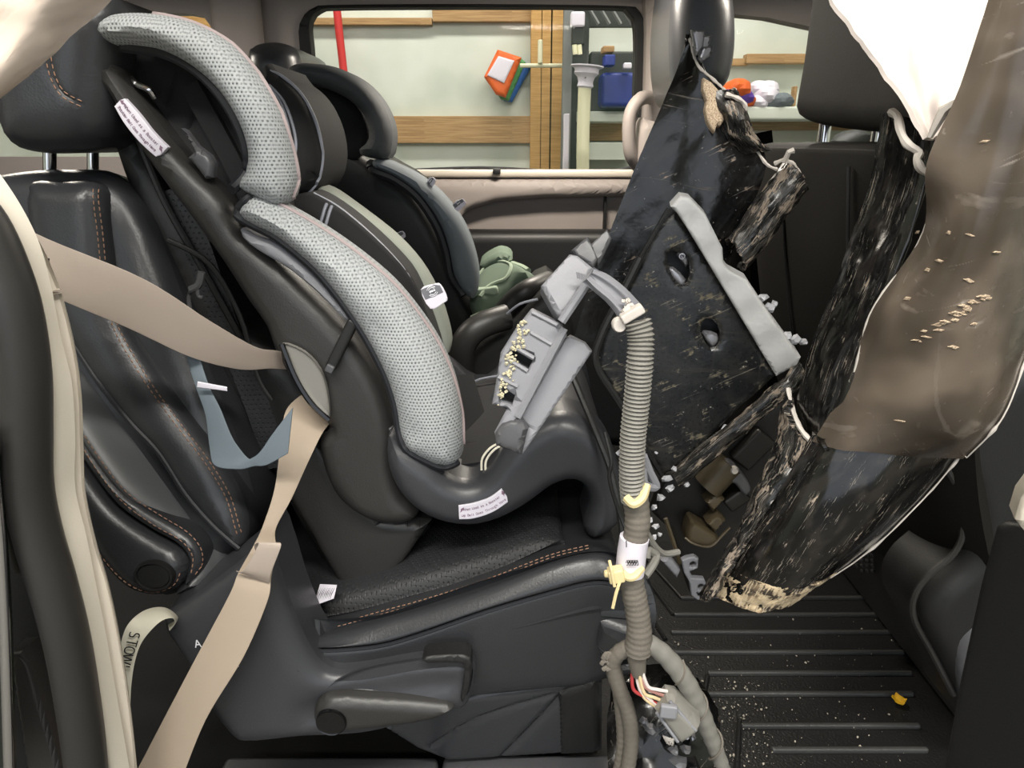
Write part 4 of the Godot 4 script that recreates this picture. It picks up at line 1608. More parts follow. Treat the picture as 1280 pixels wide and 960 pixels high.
	tube(m, curve3(P3([165, 98, 0.79, 172, 106, 0.785, 186, 112, 0.785, 193, 122, 0.79]), 4), 0.003, 8)
	part(m, "hook", mats.chrome, shell)
	# seat pad in the middle with grey piping
	var ix := face(0.93)
	m = MB.new()
	var ip := poly(ix, [350, 256, 372, 244, 390, 240, 420, 256, 456, 284, 492, 318, 516, 348, 534, 392, 552, 450, 560, 520, 520, 540, 470, 430, 400, 330], 3)
	wh = puff(m, ip, ix, {"r": 0.03, "t": 0.022, "b": 0.05, "s": 0.014})
	var seatpad := part(m, "seat_pad", mats.dark_cloth, o)
	m = MB.new()
	tube(m, lift(wh, line2(ix, [392, 242, 421, 258, 456, 286, 491, 320, 514, 350, 530, 390], 5), -0.006, ix), 0.0022, 6)
	tube(m, lift(wh, line2(ix, [411, 254, 408, 270, 404, 286], 4), 0.001, ix), 0.002, 6)
	tube(m, lift(wh, line2(ix, [417, 257, 414, 273, 410, 290], 4), 0.001, ix), 0.002, 6)
	part(m, "grey_piping", mats.piping_grey, seatpad)
	m = MB.new()
	var ox := face(1.0)
	puff(m, poly(ox, [392, 236, 410, 236, 448, 262, 496, 300, 531, 342, 554, 392, 562, 440, 530, 440, 516, 372, 488, 322, 444, 284], 4), ox, {"r": 0.018, "t": 0.018, "b": 0.04, "s": 0.012})
	part(m, "seat_pad", mats.olive_cloth, o)
	hang_tag(o, [526, 362, 538, 386, 549, 352], 0.78)
	# harness and crotch pad low in the tub
	m = MB.new()
	var p := strap_px(m, [556, 470, 0.93, 590, 468, 1.0, 570, 530, 0.9, 606, 520, 0.97, 580, 560, 0.88, 612, 550, 0.95], 0.004)
	part(m, "harness_strap", mats.dark_cloth, o)
	m = MB.new()
	tube(m, curve3(P3([607, 588, 0.77, 608, 575, 0.775, 618, 562, 0.78, 630, 556, 0.785]), 5), 0.0014, 6)
	tube(m, curve3(P3([602, 588, 0.775, 603, 573, 0.78, 613, 560, 0.785, 626, 553, 0.79]), 5), 0.0014, 6)
	part(m, "pale_piping", mats.webbing_cream, o)
	m = MB.new()
	puff(m, poly(face(0.775), [483, 533, 491, 533, 492, 552, 484, 550], 0), face(0.775), {"r": 0.004, "t": 0.004, "b": 0.02, "s": 0.005})
	part(m, "cover_clip", mats.graphite, shell)


func far_child_seat() -> void:
	var o := thing("child_seat", "grey child car seat with sage green pads on the far second row seat", "child seat", Vector3(-0.1, 0.35, -1.5))
	var m := MB.new()
	var hx := face(1.30)
	var hr := thing_part(o, "headrest")
	var wh := puff(m, poly(hx, [360, 92, 366, 82, 384, 79, 420, 84, 452, 100, 476, 126, 489, 156, 490, 182, 484, 198, 466, 198, 448, 190, 460, 176, 461, 160, 452, 140, 432, 122, 405, 110, 380, 106, 364, 106], 4), hx, {"r": 0.03, "t": 0.035, "b": 0.06, "s": 0.012})
	part(m, "wing", mats.grey_soft, hr)
	m = MB.new()
	var kx := face(1.36)
	puff(m, poly(kx, [364, 100, 410, 108, 445, 130, 463, 160, 455, 190, 440, 200, 400, 180, 370, 140], 3), kx, {"r": 0.02, "t": 0.01, "b": 0.03, "s": 0.016})
	part(m, "hollow", mats.dark_cloth, hr)
	m = MB.new()
	puff(m, poly(face(1.33), [386, 134, 394, 140, 414, 172, 408, 176, 396, 164, 384, 142], 0), face(1.33), {"r": 0.004, "t": 0.004, "b": 0.01, "s": 0.01})
	part(m, "warning_label", mats.piping_pink, o)
	# shell behind and side wing
	m = MB.new()
	var bx := face(1.38)
	puff(m, poly(bx, [370, 130, 410, 160, 462, 200, 510, 230, 550, 290, 580, 360, 600, 420, 560, 450, 500, 430, 420, 330, 370, 220], 3), bx, {"r": 0.03, "t": 0.02, "b": 0.3, "s": 0.02})
	part(m, "shell", mats.plastic_dark, o)
	m = MB.new()
	var sx := face(1.30)
	wh = puff(m, poly(sx, [464, 206, 472, 198, 492, 204, 526, 222, 558, 250, 582, 286, 596, 328, 598, 358, 592, 372, 580, 366, 566, 342, 560, 312, 548, 278, 524, 244, 494, 222, 470, 212], 4), sx, {"r": 0.024, "t": 0.03, "b": 0.05, "s": 0.011})
	part(m, "side_wing", mats.grey_cloth, o)
	m = MB.new()
	tube(m, lift(wh, line2(sx, [464, 204, 470, 214, 494, 224, 523, 246, 546, 280, 558, 313, 564, 343, 580, 368], 5), 0.0, sx), 0.008, 8)
	part(m, "black_binding", mats.piping_black, o)
	hang_tag(o, [488, 298, 494, 306, 504, 290], 1.26)
	hang_tag(o, [566, 256, 572, 264, 581, 252], 1.27)
	hang_tag(o, [534, 228, 540, 233, 546, 226], 1.3)
	# sage seat pads round the buckle
	m = MB.new()
	var px_ := face(1.42)
	puff(m, poly(px_, [600, 330, 622, 316, 636, 318, 640, 326, 622, 334, 604, 344], 4), px_, {"r": 0.015, "t": 0.02, "b": 0.1, "s": 0.012})
	part(m, "seat_pad", mats.sage, o)
	m = MB.new()
	var fx := frame3(W(590, 390, 1.32), W(670, 350, 1.36), W(620, 330, 1.46))
	wh = puff(m, poly(fx, [588, 386, 598, 356, 618, 340, 640, 336, 658, 342, 672, 352, 668, 362, 650, 362, 630, 376, 606, 392], 4), fx, {"r": 0.03, "t": 0.03, "b": 0.03, "s": 0.012})
	part(m, "seat_pad", mats.sage, o)
	m = MB.new()
	tube(m, lift(wh, line2(fx, [598, 362, 612, 348, 630, 343, 642, 346, 644, 354, 636, 364, 618, 374, 606, 386], 5), 0.001, fx), 0.0035, 6)
	tube(m, lift(wh, line2(fx, [634, 336, 650, 340, 664, 350], 4), 0.001, fx), 0.006, 6)
	part(m, "pale_piping", mats.sage_light, o)
	m = MB.new()
	box(m, W(606, 364, 1.33), Vector3(0.05, 0.016, 0.03), Basis(Vector3.BACK, 0.15), 0.006)
	part(m, "buckle", mats.sage_light, o)
	m = MB.new()
	tube(m, curve3(P3([590, 400, 1.28, 610, 392, 1.28, 632, 390, 1.28]), 4), 0.008, 8)
	part(m, "pad_rim", mats.sage_light, o)
	# dark arms of the shell in front
	m = MB.new()
	tube(m, curve3(P3([576, 470, 1.22, 580, 430, 1.2, 600, 408, 1.2, 634, 396, 1.22]), 5), 0.022, 12)
	part(m, "armrest", mats.plastic, o)
	m = MB.new()
	tube(m, curve3(P3([630, 390, 1.3, 644, 374, 1.3, 662, 362, 1.3, 686, 352, 1.34]), 5), 0.02, 12)
	part(m, "armrest", mats.plastic, o)
	m = MB.new()
	puff(m, poly(face(1.26), [560, 480, 575, 450, 600, 425, 640, 400, 690, 360, 720, 420, 700, 520, 600, 560], 3), face(1.26), {"r": 0.03, "t": 0.02, "b": 0.25, "s": 0.02})
	part(m, "shell_front", mats.plastic_dark, o)
	m = MB.new()
	tube(m, curve3(P3([634, 392, 1.18, 650, 380, 1.16, 672, 374, 1.15]), 4), 0.0022, 6)
	tube(m, curve3(P3([584, 482, 1.1, 600, 474, 1.1, 622, 470, 1.1]), 4), 0.0018, 6)
	part(m, "pale_piping", mats.piping_grey, o)


func belts() -> void:
	# the tan belt that runs through the nearer child seat
	var o := thing("seat_belt", "beige lap and shoulder belt threaded through the slot of the nearer child seat", "seat belt", W(220, 900, 0.62))
	var m := MB.new()
	strap_px(m, [-30, 256, 0.60, -30, 322, 0.60, 60, 300, 0.62, 72, 372, 0.62, 180, 350, 0.66, 160, 409, 0.66, 262, 402, 0.70, 240, 446, 0.70, 318, 434, 0.735, 300, 461, 0.735, 345, 439, 0.758, 340, 460, 0.76, 372, 444, 0.80, 372, 462, 0.80], 0.0016)
	part(m, "shoulder_belt", mats.belt, o)
	m = MB.new()
	strap_px(m, [380, 492, 0.80, 420, 522, 0.80, 358, 514, 0.775, 404, 538, 0.765, 351, 560, 0.735, 384, 578, 0.735, 344, 612, 0.70, 364, 622, 0.70, 330, 656, 0.67, 344, 660, 0.67, 318, 682, 0.645, 344, 686, 0.645, 299, 716, 0.635, 338, 722, 0.635, 287, 745, 0.625, 333, 752, 0.625, 246, 822, 0.61, 303, 822, 0.61, 206, 898, 0.595, 256, 900, 0.595, 166, 975, 0.58, 224, 980, 0.58], 0.0016)
	part(m, "lap_belt", mats.belt_tan, o)
	m = MB.new()
	strap_px(m, [320, 690, 0.634, 342, 698, 0.634, 319, 681, 0.628, 348, 680, 0.628, 324, 681, 0.622, 350, 684, 0.622, 306, 712, 0.624, 338, 716, 0.624, 296, 714, 0.63, 336, 728, 0.63], 0.0014)
	part(m, "belt_loop", mats.belt, o)
	# grey tether with its hook
	o = thing("tether_strap", "slack blue grey tether strap with a small white tag between backrest and child seat", "strap", W(300, 580, 0.8))
	m = MB.new()
	strap_px(m, [232, 432, 0.715, 244, 430, 0.715, 238, 460, 0.710, 252, 458, 0.710, 248, 490, 0.705, 262, 486, 0.705, 258, 520, 0.700, 275, 512, 0.700, 263, 560, 0.693, 290, 548, 0.693, 270, 582, 0.687, 308, 572, 0.689, 300, 586, 0.685, 316, 572, 0.687, 318, 582, 0.685, 326, 564, 0.687, 334, 580, 0.685, 340, 544, 0.690, 360, 566, 0.685, 366, 510, 0.695], 0.0016)
	part(m, "webbing", mats.webbing_grey, o)
	m = MB.new()
	var hk := W(245, 360, 0.785)
	tube(m, curve3(P3([238, 390, 0.71, 236, 372, 0.78, 240, 360, 0.78, 246, 358, 0.78, 248, 370, 0.78, 254, 372, 0.78]), 4), 0.0022, 8)
	tube(m, curve3(P3([252, 340, 0.78, 248, 356, 0.78, 238, 362, 0.78]), 4), 0.004, 8)
	part(m, "hook", mats.graphite, o)
	m = MB.new()
	var tx := frame3(W(246, 480, 0.695), W(284, 488, 0.698), W(250, 486, 0.696))
	puff(m, poly(tx, [247, 477, 284, 484, 284, 489, 246, 484], 0), tx, {"r": 0.001, "t": 0.0006, "b": 0.0006, "s": 0.006})
	part(m, "white_tag", mats.white_paper, o)
	# cream pull strap with print
	o = thing("pull_strap", "cream webbing pull strap with dark letters, bent over beside the cream door trim", "strap", W(165, 900, 0.7))
	m = MB.new()
	var c := strap_px(m, [212, 788, 0.640, 211, 781, 0.650, 219, 778, 0.635, 222, 772, 0.655, 214, 772, 0.630, 206, 760, 0.655, 198, 778, 0.625, 182, 763, 0.640, 178, 800, 0.620, 160, 782, 0.620, 168, 826, 0.616, 150, 812, 0.616, 163, 862, 0.614, 145, 846, 0.614, 162, 905, 0.612, 146, 900, 0.612], 0.0015)
	var web := part(m, "webbing", mats.webbing_cream, o)
	var txt := "STOW'n"
	for i in txt.length():
		var t := [0.0, 0.18, 0.36, 0.56, 0.72, 0.86][i] as float
		var px1 := lerpf(168.0, 151.0, t)
		var py1 := lerpf(793.0, 846.0, t)
		var tf := frame3(W(178, 800, 0.617), W(168, 826, 0.612), W(160, 782, 0.617))
		var d := (on(tf, 156, 838) - on(tf, 168, 796)).normalized()
		var cc := on(tf, px1, py1)
		words3(web, txt[i], 0.0135, tf * Transform3D(Basis(Vector3.BACK, d.angle()), Vector3(cc.x, cc.y, 0.0016)), mats.ink_black, "letter")
	# small white print on the hinge shield behind the belt
	var s: Node3D = get_node("captain_seat/hinge_shield")
	words3(s, "A", 0.012, Transform3D(Basis(Vector3.BACK, 0.1), W(247, 805, 0.643)), mats.white_print, "letter")
	words3(s, "Pa", 0.012, Transform3D(Basis(Vector3.BACK, 0.1), W(291, 830, 0.643)), mats.white_print, "letter")


func shards(o: Node3D, a: Array, mat: String, called: String) -> void:      # small broken crystals: x, y, z, size
	for i in range(0, a.size(), 4):
		var m := MB.new()
		var c := W(a[i], a[i + 1], a[i + 2])
		var s: float = a[i + 3]
		var p := PackedVector3Array()
		for k in 6:
			var an := TAU * k / 6.0
			p.append(c + Vector3(cos(an) * s * rng.randf_range(0.5, 1.0), sin(an) * s * rng.randf_range(0.4, 0.9), rng.randf_range(-0.3, 0.3) * s))
		var q := PackedVector3Array()
		for v in p:
			q.append(c + (v - c) * 0.6 + Vector3(0, 0.2 * s, s * 0.8))
		m.rows([p, q], true)
		m.fan(q, true)
		m.fan(p)
		part(m, called, mats[mat], o, 5.0)


func seen_at(p: Vector3) -> Vector2:      # where a point shows in the photograph
	var d := p - CAMP
	var z := -(d.y * SI) - d.z * CO
	return Vector2(640.0 + F * d.x / z, 480.0 - F * (d.y * CO - d.z * SI) / z)


func wreck() -> void:
	rng.seed = 4
	# torn upper panel: broad gloss black sheet
	var o := thing("torn_pillar_panel", "tall torn gloss black plastic panel with a jagged white edge and a beige mud patch", "broken trim", W(840, 330, 0.9))
	var m := MB.new()
	var ctrl := [
		P3([861, 44, 0.893, 864, 42, 0.895, 867, 42, 0.89, 869, 43, 0.89]),
		P3([845, 90, 0.896, 858, 88, 0.89, 870, 86, 0.88, 882, 90, 0.875]),
		P3([826, 135, 0.893, 850, 130, 0.885, 880, 118, 0.875, 908, 116, 0.875]),
		P3([800, 195, 0.892, 840, 190, 0.885, 888, 172, 0.87, 930, 158, 0.87]),
		P3([770, 270, 0.892, 820, 262, 0.885, 885, 245, 0.865, 958, 205, 0.865]),
		P3([740, 350, 0.892, 800, 345, 0.885, 860, 330, 0.865, 925, 290, 0.87]),
		P3([715, 430, 0.892, 780, 425, 0.885, 845, 400, 0.865, 905, 345, 0.87])]
	sheet(m, ctrl, 9, 0.004, 0.0018, 22.0, 0.0)
	part(m, "sheet", mats.shard, o)
	m = MB.new()
	var sx := face(0.862)
	tube(m, curve3(P3([862, 48, 0.888, 867, 68, 0.885, 874, 84, 0.873, 890, 98, 0.87, 905, 112, 0.868, 912, 122, 0.868]), 5), func(i, t): return 0.0016 + 0.0006 * sin(i * 1.9) * sin(i * 0.7), 6)
	tube(m, curve3(P3([922, 146, 0.868, 930, 165, 0.866, 944, 185, 0.866, 958, 205, 0.864, 972, 212, 0.86]), 5), func(i, t): return 0.0018 + 0.0006 * sin(i * 1.9) * sin(i * 0.6), 6)
	part(m, "torn_edge", mats.torn_edge, o)
	m = MB.new()
	var curl := []
	for q in [[884, 112, 0.0], [893, 130, 0.012], [900, 150, 0.018], [908, 170, 0.012], [930, 190, 0.0]]:
		var row := PackedVector3Array()
		for k in 7:
			var a := PI * k / 6.0
			row.append(W(q[0] + 17 - cos(a) * 17, q[1] + 4 - k * 1.2, 0.868) + Vector3(0, 0, sin(a) * (0.008 + q[2])))
		curl.append(row)
	sheet(m, curl, 4, 0.003, 0.004, 60.0)
	part(m, "curled_lip", mats.scraped, o)
	m = MB.new()
	tube(m, curve3(P3([907, 118, 0.85, 920, 122, 0.85, 931, 130, 0.85, 930, 145, 0.853, 924, 160, 0.858, 926, 172, 0.862]), 5), func(i, t): return 0.0028 - 0.0012 * t + 0.0005 * sin(i * 1.3), 6)
	part(m, "torn_edge", mats.torn_edge, o)
	m = MB.new()
	var mx := frame3(W(880, 100, 0.866), W(905, 160, 0.858), W(905, 110, 0.866))
	puff(m, poly(mx, [879, 97, 889, 103, 897, 112, 902, 122, 905, 140, 904, 152, 900, 158, 896, 156, 893, 166, 888, 160, 884, 152, 881, 138, 883, 126, 878, 112], 0), mx, {"r": 0.006, "t": 0.004, "b": 0.006, "s": 0.006, "f": func(p: Vector2) -> float: return 0.001 * sin(p.x * 900.0) * sin(p.y * 700.0)})
	part(m, "dried_mud", mats.mud, o, 20.0)
	m = MB.new()
	var cx := face(0.884)
	for q in [[861, 39, 878, 40, 876, 60, 867, 72, 864, 55], [874, 46, 889, 44, 884, 62, 873, 76, 870, 62], [876, 60, 889, 58, 886, 72, 874, 80, 870, 74]]:
		puff(m, poly(cx, q, 0), Transform3D(cx.basis, cx.origin + Vector3(0, 0, rng.randf_range(0.0, 0.012))), {"r": 0.003, "t": 0.003, "b": 0.004, "s": 0.004})
	part(m, "splinter", mats.silver, o, 20.0)
	# rolled flange broken off the panel
	o = thing("broken_flange", "grey scraped rolled flange sticking out past the torn gloss black panel", "broken trim", W(935, 320, 0.84))
	m = MB.new()
	var fl := []
	for q in [[984, 198, 1008, 236], [972, 214, 996, 252], [952, 240, 974, 282], [930, 272, 950, 316], [908, 300, 926, 340]]:
		var a := W(q[0], q[1], 0.85)
		var b := W(q[2], q[3], 0.85)
		var row := PackedVector3Array()
		for k in 13:
			var t := TAU * k / 14.0 - 0.6
			var r := a.distance_to(b) * 0.5 * (1.0 + 0.05 * sin(k * 2.0))
			row.append((a + b) * 0.5 + (b - a).normalized() * cos(t) * r + Vector3(0, 0, sin(t) * 0.022))
		fl.append(row)
	sheet(m, fl, 4, 0.003, 0.004, 70.0, 0.004)
	part(m, "flange", mats.scraped, o)
	m = MB.new()
	tube(m, curve3(P3([968, 205, 0.845, 980, 200, 0.84, 992, 206, 0.838, 1000, 220, 0.838, 1006, 234, 0.84]), 4), func(i, t): return 0.0024 + 0.0006 * sin(i * 1.9), 6)
	tube(m, P3([980, 203, 0.84, 986, 190, 0.835, 992, 188, 0.835]), [0.003, 0.0028, 0.0035], 6)
	part(m, "torn_edge", mats.torn_edge, o)
	# hollow panel with the pale foam edge
	o = thing("scuffed_panel", "dirty black panel with a pale foam edge and two holes, behind the cable conduit", "broken trim", W(850, 600, 0.8))
	var xf := frame3(W(845, 255, 0.80), W(985, 462, 0.78), W(745, 455, 0.80))
	m = MB.new()
	var h1 := poly(xf, [834, 318, 842, 313, 858, 322, 862, 340, 856, 356, 846, 352, 838, 338], 3)
	var h2 := poly(xf, [876, 408, 882, 398, 894, 402, 900, 416, 897, 430, 888, 434, 879, 424], 3)
	var pan := poly(xf, [838, 262, 846, 262, 970, 468, 840, 588, 828, 592, 744, 456, 756, 410, 790, 350, 806, 316], 0)
	puff(m, pan, xf, {"r": 0.008, "t": 0.004, "b": 0.012, "s": 0.013, "holes": [h1, h2], "hr": 0.006})
	part(m, "face", mats.panel_face, o)
	m = MB.new()
	var back := Transform3D(xf.basis, xf.origin - xf.basis.z * 0.03)
	puff(m, pan, back, {"r": 0.01, "t": 0.0, "b": 0.01, "s": 0.05})
	part(m, "backing", mats.plastic_dark, o)
	m = MB.new()
	for q in [[834, 338, 842, 334, 858, 350, 852, 358, 844, 352], [846, 318, 852, 316, 860, 324, 858, 334], [878, 417, 884, 414, 897, 418, 898, 428, 889, 434]]:
		puff(m, poly(xf, q, 2), Transform3D(xf.basis * Basis(Vector3.RIGHT, 0.0), xf.origin - xf.basis.z * 0.004), {"r": 0.004, "t": 0.006, "b": 0.002, "s": 0.004})
		part(m, "torn_lip", mats.silver, o)
		m = MB.new()
	var rg := circle(xf, 852, 320, 0.0028)
	var rgp := PackedVector3Array()
	for q in rg:
		rgp.append(xf * Vector3(q.x, q.y, 0.004))
	rgp.append(rgp[0])
	tube(m, rgp, 0.0009, 6)
	part(m, "wire_ring", mats.silver, o)
	m = MB.new()
	var ff := frame3(W(850, 246, 0.78), W(1000, 450, 0.77), W(970, 470, 0.775))
	puff(m, poly(ff, [838, 258, 850, 245, 862, 247, 882, 268, 903, 310, 904, 328, 912, 338, 934, 350, 956, 384, 1001, 446, 996, 456, 970, 470, 935, 412, 890, 337, 858, 284, 846, 266], 0), ff, {"r": 0.004, "t": 0.004, "b": 0.03, "s": 0.007, "f": func(p: Vector2) -> float: return 0.0012 * sin(p.x * 160.0)})
	part(m, "foam_edge", mats.foam, o)
	m = MB.new()
	var lf := frame3(W(838, 592, 0.79), W(985, 470, 0.77), W(995, 480, 0.81))
	var la := []
	for q in [[998, 452, 0.775], [985, 470, 0.765], [970, 482, 0.765], [935, 512, 0.77], [890, 550, 0.775], [840, 592, 0.785]]:
		var row := PackedVector3Array()
		for k in 7:
			var a := PI * 1.15 * k / 6.0 - 0.3
			row.append(W(q[0], q[1], q[2]) + Vector3(0.35, -0.62, 0).normalized() * (0.009 - cos(a) * 0.011) + Vector3(0, 0, sin(a) * 0.008))
		la.append(row)
	sheet(m, la, 5, 0.003, 0.003, 70.0)
	part(m, "muddy_lip", mats.scraped, o)
	m = MB.new()
	tube(m, curve3(P3([800, 322, 0.79, 775, 372, 0.79, 752, 418, 0.79, 745, 455, 0.79, 775, 505, 0.79, 828, 592, 0.79]), 5), 0.0045, 8)
	part(m, "rim", mats.plastic_dark, o)
	shards(o, [808, 574, 0.77, 0.005, 820, 566, 0.77, 0.003, 843, 586, 0.775, 0.005], "crystal", "splinter")
	# crumbs of glass on the broken edges
	var g := thing("glass_crumbs", "small clear glass crumbs clinging under the muddy panel edge beside the latch", "glass crumb", W(860, 700, 0.8))
	shards(g, [957, 504, 0.77, 0.008, 909, 536, 0.785, 0.008, 888, 556, 0.785, 0.008, 870, 572, 0.785, 0.007, 855, 588, 0.785, 0.007, 930, 538, 0.79, 0.006, 833, 598, 0.76, 0.008, 838, 610, 0.76, 0.007, 825, 622, 0.76, 0.007, 818, 634, 0.76, 0.006, 813, 650, 0.76, 0.006, 820, 658, 0.76, 0.006, 825, 668, 0.76, 0.005, 818, 672, 0.76, 0.005, 858, 606, 0.78, 0.005, 822, 690, 0.76, 0.005], "crystal", "crumb")
	g = thing("glass_crumbs", "bent clear shards caught on the pale foam edge under the front seat back", "glass crumb", W(960, 400, 0.8))
	shards(g, [954, 372, 0.79, 0.009, 962, 384, 0.79, 0.009, 968, 380, 0.80, 0.006, 984, 420, 0.78, 0.008, 994, 424, 0.78, 0.008, 1004, 428, 0.78, 0.007], "crystal", "crumb")
	# latch in the hollow below
	o = thing("door_latch", "bronze and black latch mechanism in the dark hollow under the muddy panel", "latch", W(890, 720, 0.84))
	m = MB.new()
	var hx := face(0.86)
	puff(m, poly(hx, [830, 600, 870, 570, 940, 520, 985, 490, 975, 570, 940, 650, 885, 745, 862, 740, 836, 660, 815, 640], 0), hx, {"r": 0.01, "t": 0.004, "b": 0.02, "s": 0.02})
	part(m, "back_plate", mats.latch_dark, o)
	m = MB.new()
	var ax := Transform3D(Basis(Vector3(0.6, 0.55, 0).normalized(), Vector3(-0.55, 0.6, 0).normalized(), Vector3.BACK), W(895, 588, 0.845))
	tube(m, PackedVector3Array([W(884, 608, 0.835), W(912, 578, 0.835)]), 0.019, 18)
	part(m, "motor", mats.latch_bronze, o)
	m = MB.new()
	var mb := face(0.825)
	puff(m, poly(mb, [902, 580, 914, 578, 924, 586, 934, 600, 938, 612, 930, 618, 918, 604, 906, 600], 3), mb, {"r": 0.005, "t": 0.005, "b": 0.012, "s": 0.006})
	part(m, "ear", mats.graphite, o)
	m = MB.new()
	lathe(m, [[0.0, 0.003], [0.0035, 0.003], [0.005, 0.001], [0.005, -0.004]], Transform3D(Basis(), W(918, 588, 0.817)), 14)
	part(m, "screw", mats.torn_edge, o)
	for q in [[880, 625, 894, 614, 905, 622, 890, 638], [882, 652, 896, 638, 906, 648, 893, 664]]:
		m = MB.new()
		puff(m, poly(face(0.83), q, 0), face(0.83), {"r": 0.004, "t": 0.008, "b": 0.015, "s": 0.006})
		part(m, "tab", mats.latch_bronze, o)
	m = MB.new()
	puff(m, poly(face(0.828), [862, 650, 872, 652, 896, 668, 897, 676, 889, 682, 870, 678, 856, 672], 2), face(0.828), {"r": 0.006, "t": 0.01, "b": 0.02, "s": 0.006})
	part(m, "cover", mats.latch_bronze, o)
	m = MB.new()
	tube(m, curve3(P3([856, 672, 0.82, 868, 680, 0.815, 888, 683, 0.815, 904, 668, 0.82, 912, 660, 0.825]), 4), 0.0018, 6)
	tube(m, P3([832, 648, 0.815, 842, 678, 0.81, 850, 704, 0.81]), 0.0028, 6)
	part(m, "rod", mats.latch_bronze, o)
	m = MB.new()
	box(m, W(918, 620, 0.845), Vector3(0.03, 0.02, 0.03), Basis(Vector3.BACK, 0.7), 0.004)
	part(m, "housing", mats.latch_dark, o)
	m = MB.new()
	box(m, W(940, 560, 0.85), Vector3(0.05, 0.03, 0.02), Basis(Vector3.BACK, 0.9), 0.004)
	part(m, "housing", mats.latch_dark, o)
	# small grey hinge bracket
	o = thing("hinge_bracket", "small grey metal bracket with two round holes beside the muddy tip of the sill trim", "bracket", W(858, 750, 0.78))
	m = MB.new()
	var kx := face(0.79)
	var k1 := circle(kx, 866, 705, 0.0042)
	var k2 := circle(kx, 876, 733, 0.0042)
	puff(m, poly(kx, [852, 700, 858, 697, 868, 695, 873, 698, 872, 710, 862, 714, 866, 722, 880, 723, 883, 730, 880, 742, 870, 740, 877, 748, 872, 750, 864, 744, 862, 728, 855, 716], 0), kx, {"r": 0.002, "t": 0.002, "b": 0.006, "s": 0.005, "holes": [k1, k2], "hr": 0.002})
	part(m, "plate", mats.module_grey, o)
	m = MB.new()
	puff(m, poly(kx, [826, 700, 836, 694, 850, 712, 846, 722], 0), kx, {"r": 0.004, "t": 0.004, "b": 0.01, "s": 0.006})
	part(m, "leg", mats.module_grey, o)
	# the great bent sill trim
	o = thing("sill_trim", "long bent brown and black sill trim, scraped and muddy, hanging in front of the front seat", "broken trim", W(1100, 740, 0.55))
	m = MB.new()
	var z0 := 0.50
	ctrl = [
		P3([1246, -40, z0 + 0.008, 1275, -40, z0 - 0.005, 1330, -40, z0 - 0.01, 1400, -40, z0 + 0.02, 1430, -40, z0 + 0.07]),
		P3([1200, 108, z0 + 0.008, 1238, 108, z0 - 0.005, 1300, 120, z0 - 0.015, 1370, 150, z0 + 0.02, 1400, 160, z0 + 0.07]),
		P3([1158, 205, z0 + 0.012, 1200, 215, z0, 1260, 240, z0 - 0.015, 1320, 280, z0 + 0.015, 1345, 300, z0 + 0.06]),
		P3([1152, 290, z0 + 0.04, 1180, 300, z0 + 0.005, 1220, 340, z0 - 0.01, 1270, 400, z0 + 0.015, 1292, 420, z0 + 0.06]),
		P3([1086, 392, z0 + 0.05, 1120, 420, z0 + 0.02, 1180, 450, z0, 1236, 490, z0 + 0.015, 1262, 500, z0 + 0.05]),
		P3([1063, 470, z0 + 0.055, 1095, 490, z0 + 0.03, 1145, 520, z0 + 0.01, 1200, 545, z0 + 0.02, 1236, 540, z0 + 0.05]),
		P3([1016, 552, z0 + 0.065, 1050, 562, z0 + 0.045, 1100, 566, z0 + 0.04, 1150, 572, z0 + 0.04, 1204, 574, z0 + 0.06]),
		P3([975, 612, z0 + 0.075, 1010, 612, z0 + 0.05, 1060, 622, z0 + 0.035, 1110, 630, z0 + 0.04, 1150, 625, z0 + 0.07]),
		P3([930, 676, z0 + 0.085, 965, 690, z0 + 0.055, 1010, 700, z0 + 0.04, 1050, 700, z0 + 0.045, 1082, 690, z0 + 0.08]),
		P3([892, 742, z0 + 0.10, 920, 756, z0 + 0.075, 950, 764, z0 + 0.065, 985, 756, z0 + 0.07, 1010, 738, z0 + 0.09])]
	var fr := sheet(m, ctrl.slice(0, 7), 7, 0.005, 0.0015, 14.0)
	part(m, "face", mats.bumper_brown, o)
	m = MB.new()
	var lowr := ctrl.slice(6)
	for i in lowr[0].size():
		lowr[0][i] += Vector3(0, 0.004, -0.004)
	var fl2 := sheet(m, lowr, 9, 0.005, 0.0015, 14.0)
	part(m, "lower_face", mats.scratched_black, o)
	m = MB.new()
	var tip := []
	for i in range(fl2.size() - 6, fl2.size()):
		var row := PackedVector3Array()
		for c in range(0, fl2[i].size(), 2):
			row.append(fl2[i][c] + Vector3(-0.0005, -0.0008, 0.0014) * (0.3 + 0.7 * (i - fl2.size() + 6) / 6.0))
		tip.append(row)
	sheet(m, tip, 3, 0.004, 0.003, 60.0)
	part(m, "dried_mud", mats.mud_streak, o)
	m = MB.new()
	var e := PackedVector3Array()
	for i in range(20, 38):
		e.append(fr[i][0] + Vector3(0.0008, 0, 0.001))
	tube(m, e, func(i, t): return 0.001 + 0.0007 * sin(i * 1.3) * sin(i * 0.41), 6)
	part(m, "torn_edge", mats.torn_edge, o)
	m = MB.new()
	e = PackedVector3Array()
	var nn: int = fr[0].size() - 1
	for i in range(22, fr.size() - 1):
		e.append(fr[i][nn] + Vector3(0, 0, 0.002))
	for i in range(0, fl2.size() - 4):
		e.append(fl2[i][fl2[0].size() - 1] + Vector3(0, 0, 0.002))
	tube(m, e, func(i, t): return 0.0006 + 0.0014 * pow(maxf(0.0, sin(i * 0.9) * sin(i * 0.37)), 2.0), 6)
	part(m, "torn_edge", mats.torn_edge, o)
	m = MB.new()
